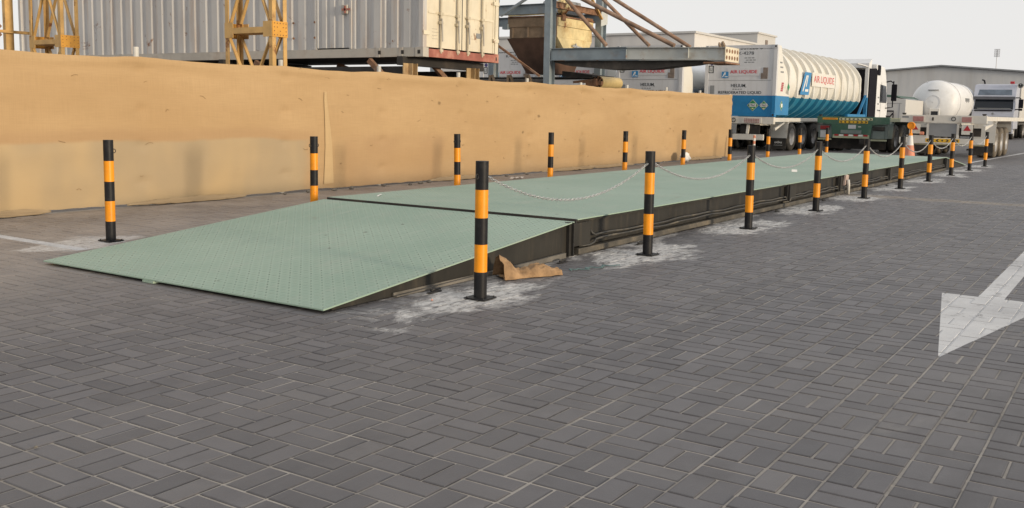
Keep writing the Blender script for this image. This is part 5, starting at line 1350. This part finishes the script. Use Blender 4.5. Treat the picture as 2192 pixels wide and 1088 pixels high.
# traffic cone with lamp, delineator
cn = thing('traffic_cone', 'faded orange and white traffic cone with an amber warning lamp on top', 'traffic cone', (32.3, 6.33, 0))
x, y = 32.3, 6.33
q = MB(); q.box((x-.2, y-.2, .004), (x+.2, y+.2, .05)); q.build('base', M['cone_orange'], cn, bevel=.01)
q = MB(); q.lathe((x, y, 0), (0, 0, 1), [(.05, .17), (.42, .105)], 24); q.lathe((x, y, 0), (0, 0, 1), [(.42, .106), (.72, .06)], 24, 1); q.lathe((x, y, 0), (0, 0, 1), [(.72, .059), (.80, .05), (.80, .001)], 24, 2); q.build('cone', [M['cone_orange'], M['white'], M['lamp_amber']], cn)
q = MB(); q.cyl((x, y, .80), (x, y, .93), .035, 12); q.build('lamp_stem', M['lamp_amber'], cn)
q = MB(); q.cyl((x-.05, y, 1.03), (x+.05, y, 1.03), .115, 24); lm = q.build('lamp', M['lamp_amber'], cn, bevel=.012)
q = MB(); q.ring((x-.05, y, 1.03), (1, 0, 0), .098, .012, 24, 6); q.build('lamp_ring', M['orange'], lm)
dl = thing('delineator_post', 'thin red and white striped post beside the fence end', 'post', (27.5, 9.66, 0))
q = MB()
for i in range(8): q.cyl((27.5, 9.66, .02+.083*i), (27.5, 9.66, .02+.083*(i+1)), .034, 14, i % 2, cap=False)
q.cyl((27.5, 9.66, .684), (27.5, 9.66, .70), .034, 14, 0); q.build('pole', [M['white'], M['cone_orange']], dl)
q = MB(); q.cyl((27.5, 9.66, .003), (27.5, 9.66, .02), .11, 18); q.build('base', M['rubber'], dl)

# ------------------------------------------------------------------ white gas tanker and grey truck
TX, TY, TR = 63.0, 11.25, 1.32; TZC = 2.22
tk = thing('tank_trailer', 'white round-ended gas tanker parked in front of the warehouse', 'tanker', (TX, TY, 0))
b = MB(); L = 8.2
prof = [(0, .02)] + [(.75*(1-cos(a)), TR*sin(a)) for a in [R(12*i) for i in range(1, 8)]] + [(.75, TR), (L, TR)] + [(L+.6*sin(R(18*i)), TR*cos(R(18*i))) for i in range(1, 6)]
b.lathe((TX, TY, TZC), (1, 0, 0), prof, 56); b.build('tank', M['cab_white'], tk)
q = MB(); q.ring((TX+.02, TY-.05, TZC-.02), (1, 0, 0), .42, .012, 32, 6); q.build('end_seam', M['panel_grey'], tk)
q = MB(); q.box((TX-.05, TY-.45, 1.15), (TX+.06, TY+.12, 1.85)); bx = q.build('valve_box', M['white'], tk, bevel=.02)
q = MB(); q.box((TX-.06, TY-.36, 1.35), (TX-.051, TY+.03, 1.68)); q.build('valve_window', M['glass'], bx)
for k in range(5):
    q = MB(); q.box((TX+3.4+.32*k, TY-TR-.004, TZC+.1-.05*(k % 2)), (TX+3.6+.32*k, TY-TR+.03, TZC+.32)); q.build('stencil_mark', M['flap_grey'], tk)
for k in range(2):
    q = MB(); q.ring((TX+1.6+4.6*k, TY, TZC), (1, 0, 0), TR+.01, .03, 56, 6); q.build('tank_strap', M['panel_grey'], tk)
q = MB(); q.tube([(TX+.5, TY-.9, TZC-.95), (TX+.2, TY-1.0, 1.2), (TX+.1, TY-1.0, .8)], .05, 8); q.build('drain_pipe', M['galv'], tk)
q = MB(); q.tube([(TX+.35, TY+.55, .9), (TX+.2, TY+.55, TZC+.6), (TX+.6, TY+.45, TZC+TR-.05)], .03, 6); q.build('ladder_rail', M['galv'], tk)
q = MB(); q.box((TX-.012+.05, TY-.3, TZC+.72), (TX+.3, TY+.3, TZC+.75)); q.build('grab_rail', M['flap_grey'], tk)
q = MB(); q.box((TX+.4, TY-.6, .75), (TX+L, TY-.45, 1.0)); q.box((TX+.4, TY+.45, .75), (TX+L, TY+.6, 1.0)); q.build('frame_rail', M['trailer_white'], tk)
q = MB(); q.box((TX-.1, TY-1.2, .5), (TX, TY+1.2, .68)); q.build('bumper', M['trailer_white'], tk)
for xx in (TX+1.5, TX+2.85):
    for y_, s in ((TY-1.22, -1), (TY+1.22, 1)): wheel(xx, y_, s, tk, 'rubber')
landing_legs(tk, TX+6.5, TY, 1.2)

gx, gy0, gy1 = 69.5, 7.5, 10.0
gt = thing('truck', 'silver truck facing the camera with a dark windscreen and smoked visor', 'truck', (gx, 8.75, 0))
q = MB(); q.prism([(gx+.05, .7), (gx, 1.55), (gx+.12, 2.02), (gx+.38, 2.85), (gx+.5, 3.1), (gx+.85, 3.72), (gx+2.2, 3.8), (gx+2.2, .7)], 'y', gy0, gy1); cb = q.build('cab', M['cab_grey'], gt, bevel=.05)
def slope_panel(za, zb, ya, yb, xa, xb, mat, nm, par, off=.012, inset=0):
    n = MB(); o = off
    n.v += [(xa-o, ya, za), (xa-o, yb, za), (xb-o, yb-inset, zb), (xb-o, ya+inset, zb), (xa+.02, ya, za), (xa+.02, yb, za), (xb+.02, yb-inset, zb), (xb+.02, ya+inset, zb)]
    for f in ((0,1,2,3), (7,6,5,4), (0,4,5,1), (1,5,6,2), (2,6,7,3), (3,7,4,0)): n.face(f)
    return n.build(nm, mat, par)
ws = slope_panel(2.03, 2.72, gy0+.1, gy1-.1, gx+.123, gx+.34, M['glass'], 'windscreen', cb, inset=.05)
q = MB(); q.box((gx+.09, gy0+.25, 2.06), (gx+.115, gy1-.3, 2.11)); q.build('dashboard_trim', M['flap_grey'], ws)
slope_panel(2.70, 2.90, gy0+.04, gy1-.04, gx+.12, gx+.22, M['visor'], 'sun_visor', cb, .02)
slope_panel(3.0, 3.38, gy0+.25, gy1-.25, gx+.452, gx+.658, M['sky_glass'], 'roof_window', cb, inset=.05)
q = MB(); q.box((gx+.02, gy0+.15, 1.92), (gx+.10, gy1-.15, 2.0)); q.build('wiper_panel', M['cab_black'], cb)
q = MB(); q.cyl((gx-.006, 8.75, 1.73), (gx-.03, 8.75, 1.73), .07, 16); q.build('badge', M['flap_grey'], cb)
q = MB()
for i in range(4): q.box((gx-.02, gy0+.5, 1.0+.13*i), (gx+.03, gy1-.5, 1.06+.13*i))
q.build('grille', M['cab_black'], cb)
q = MB(); q.box((gx-.08, gy0+.02, .38), (gx+.3, gy1-.02, .69)); bm_ = q.build('bumper', M['cab_grey'], gt, bevel=.04)
for y_ in (gy0+.3, gy1-.3):
    q = MB(); q.box((gx-.10, y_-.2, .45), (gx-.081, y_+.2, .6)); q.build('headlight', M['glass'], bm_)
for s, y_ in ((-1, gy0), (1, gy1)):
    q = MB(); q.tube([(gx+.4, y_-s*.02, 2.82), (gx+.25, y_+s*.2, 2.82), (gx+.2, y_+s*.3, 2.75)], .035, 8); q.tube([(gx+.25, y_-s*.02, 2.02), (gx+.2, y_+s*.3, 2.06)], .035, 8); a = q.build('mirror_arm', M['cab_black'], gt)
    q = MB(); q.box((gx+.08, y_+s*.19, 2.12), (gx+.24, y_+s*.45, 2.72)); q.box((gx+.08, y_+s*.2, 1.95), (gx+.22, y_+s*.42, 2.09)); q.build('mirror', M['cab_black'], a, bevel=.02)
q = MB(); q.box((gx+1.2, gy0+.25, 3.79), (gx+1.4, gy0+.5, 3.96)); q.build('beacon', M['refl_red'], gt, bevel=.02)
q = MB(); q.lathe((gx+1.1, gy0-.12, 3.78), (-1, -.1, -.25), [(0, .03), (.3, .05), (.55, .14), (.6, .17)], 16); q.build('horn', M['galv'], gt)
q = MB(); q.tube([(gx+1.0, gy1-.55, 3.78), (gx+1.0, gy1-.5, 4.0), (gx+.85, gy1-.4, 4.05)], .05, 8); q.build('spot_lamp', M['cab_black'], gt)
q = MB(); q.box((gx+2.4, gy0-.05, 1.25), (gx+9, gy1+.05, 3.7)); q.build('body', M['hall_white'], gt)
q = MB(); q.box((gx+.6, gy0+.6, .6), (gx+9, gy0+.8, .9)); q.box((gx+.6, gy1-.8, .6), (gx+9, gy1-.6, .9)); q.build('frame_rail', M['dark'], gt)
gt.scale = (1, 1, .94)
for xx in (gx+1.0, gx+6.5):
    for y_, s in ((gy0+.05, -1), (gy1-.05, 1)): wheel(xx, y_, s, gt, 'rubber', .5, xx > gx+3)

# tarpaulin-covered white tipper behind the tank trailer's tractor
tx0, ty0, ty1 = 58.0, 11.75, 14.2
tp = thing('tipper_truck', 'white tipper with a green tarpaulin behind the tractor truck', 'truck', (tx0, 13, 0))
q = MB(); q.box((tx0, ty0, .95), (tx0+5, ty1, 2.28)); q.prism([(ty0+.001, 2.281), (ty1-.001, 2.281), (ty1, 2.42), (ty0+.7, 2.40)], 'x', tx0, tx0+.08); bd = q.build('body', M['hall_white'], tp)
q = MB(); q.prism([(ty0+.25, 2.36), (ty0+.55, 2.50), (ty1-.6, 2.62), (ty1-.1, 2.5), (ty1-.1, 2.425), (ty0+.7, 2.41)], 'x', tx0-.02, tx0+5); q.build('tarpaulin', M['tarp'], tp)
q = MB(); q.box((tx0-.012, ty0+.2, 2.05), (tx0-.002, ty1-.3, 2.07)); q.box((tx0-.012, ty0+.3, 1.05), (tx0-.002, ty0+.32, 2.05)); q.box((tx0-.012, ty0+.95, 1.05), (tx0-.002, ty0+.97, 2.05)); q.build('tailgate_seam', M['flap_grey'], bd)
q = MB(); q.tube([(tx0-.15, ty1-.5, 1.62), (tx0-.15, ty0+.6, 1.62), (tx0-.15, ty0+.6, .9)], .045, 8); q.tube([(tx0-.15, ty0+1.0, 1.0), (tx0-.15, ty0+.62, 1.5)], .035, 8); q.build('guard_rail', M['cab_black'], tp)
q = MB(); q.box((tx0+.3, 12.4, .6), (tx0+7, 12.6, .94)); q.box((tx0+.3, 13.4, .6), (tx0+7, 13.6, .94)); q.build('frame_rail', M['dark'], tp)
q = MB(); q.box((tx0+5.3, ty0, .7), (tx0+7.2, ty1, 2.4)); q.build('cab', M['cab_white'], tp, bevel=.08)
for xx in (tx0+1.2, tx0+2.5, tx0+6.3):
    for y_, s in ((ty0+.05, -1), (ty1-.05, 1)): wheel(xx, y_, s, tp, 'rubber', .5, xx < tx0+4)

# ------------------------------------------------------------------ buildings
def hall(name, label, x0, x1, y0, y1, zt, mat, roofmat, door=None):
    t = thing(name, label, 'building', (x0, (y0+y1)/2, 0))
    q = MB(); q.box((x0, y0, 0), (x1, y1, zt)); q.build('wall', mat, t)
    q = MB(); q.box((x0-.12, y0-.12, zt+.002), (x1+.12, y1+.12, zt+.14)); q.build('roof', roofmat, t)
    return t
h1 = hall('cold_store', 'plain white flat-roofed cold store behind the hopper', 60, 77.5, 25.4, 46, 6.45, M['clad_box'], M['hall_white'])
h2 = hall('cold_store', 'smaller white block rising behind the cold store roof', 80, 84.6, 28.26, 32.4, 8.0, M['hall_white'], M['hall_white'])
q = MB(); q.box((79.9, 29.6, 6.95), (80, 32.0, 7.05)); q.build('ledge', M['flap_grey'], h2)
q = MB(); q.box((82.0, 28.2, 7.1), (82.5, 28.26, 7.6)); q.build('louvre', M['hatch_brown'], h2)
# wide gabled warehouse
wx, wyc, zr, half = 160, 27.6, 9.0, 44
wh = thing('warehouse', 'wide grey gabled warehouse in the distance on the right', 'building', (wx, wyc, 0))
q = MB(); ze = zr - .082*half
q.prism([(wyc-half, 0), (wyc+half, 0), (wyc+half, ze), (wyc, zr), (wyc-half, ze)], 'x', wx, wx+60); q.build('wall', M['clad'], wh)
q = MB(); q.prism([(wyc-half-.4, ze+.0), (wyc, zr+.05), (wyc, zr+.28), (wyc-half-.4, ze+.2)], 'x', wx-.5, wx+60); q.prism([(wyc+half+.4, ze), (wyc+.001, zr+.05), (wyc+.001, zr+.28), (wyc+half+.4, ze+.2)], 'x', wx-.5, wx+60); q.build('roof', M['flap_grey'], wh)
for yy in (2, 45): 
    q = MB(); q.box((wx-.08, yy, .05), (wx-.01, yy+5, 4.8)); q.build('door', M['hall_white'], wh)
sc_ = thing('site_cabin', 'low white site cabin at the right edge behind the silver truck', 'cabin', (78, 5, 0))
q = MB(); q.box((78, 2.2, .2), (84, 8.9, 2.3)); q.build('wall', M['hall_white'], sc_)
q = MB(); q.box((77.9, 2.1, 2.302), (84.1, 9.0, 2.42)); q.build('roof', M['flap_grey'], sc_)
for yy in (3.2, 5.4, 7.6):
    q = MB(); q.box((77.95, yy, 1.1), (77.995, yy+1.0, 1.9)); q.build('window', M['glass'], sc_)
q = MB(); q.box((78.2, 2.5, .004), (83.8, 8.6, .198)); q.build('skid', M['dark'], sc_)
# floodlight mast
ms = thing('floodlight_mast', 'tall thin floodlight mast behind the grey warehouse roof', 'mast', (222, 27.95, 0))
q = MB(); q.cyl((222, 27.95, 0), (222, 27.95, 15.4), .10, 10, r2=.07); q.build('pole', M['panel_grey'], ms)
for j in range(4):
    q = MB(); q.box((221.9, 27.4, 13.9+.42*j), (222.0, 28.5, 13.96+.42*j)); bar_ = q.build('crossbar', M['panel_grey'], ms)
    for i in range(4):
        q = MB(); q.box((221.78, 27.42+.28*i, 13.98+.42*j), (221.88, 27.62+.28*i, 14.22+.42*j)); q.build('floodlight', M['panel_grey'], bar_)
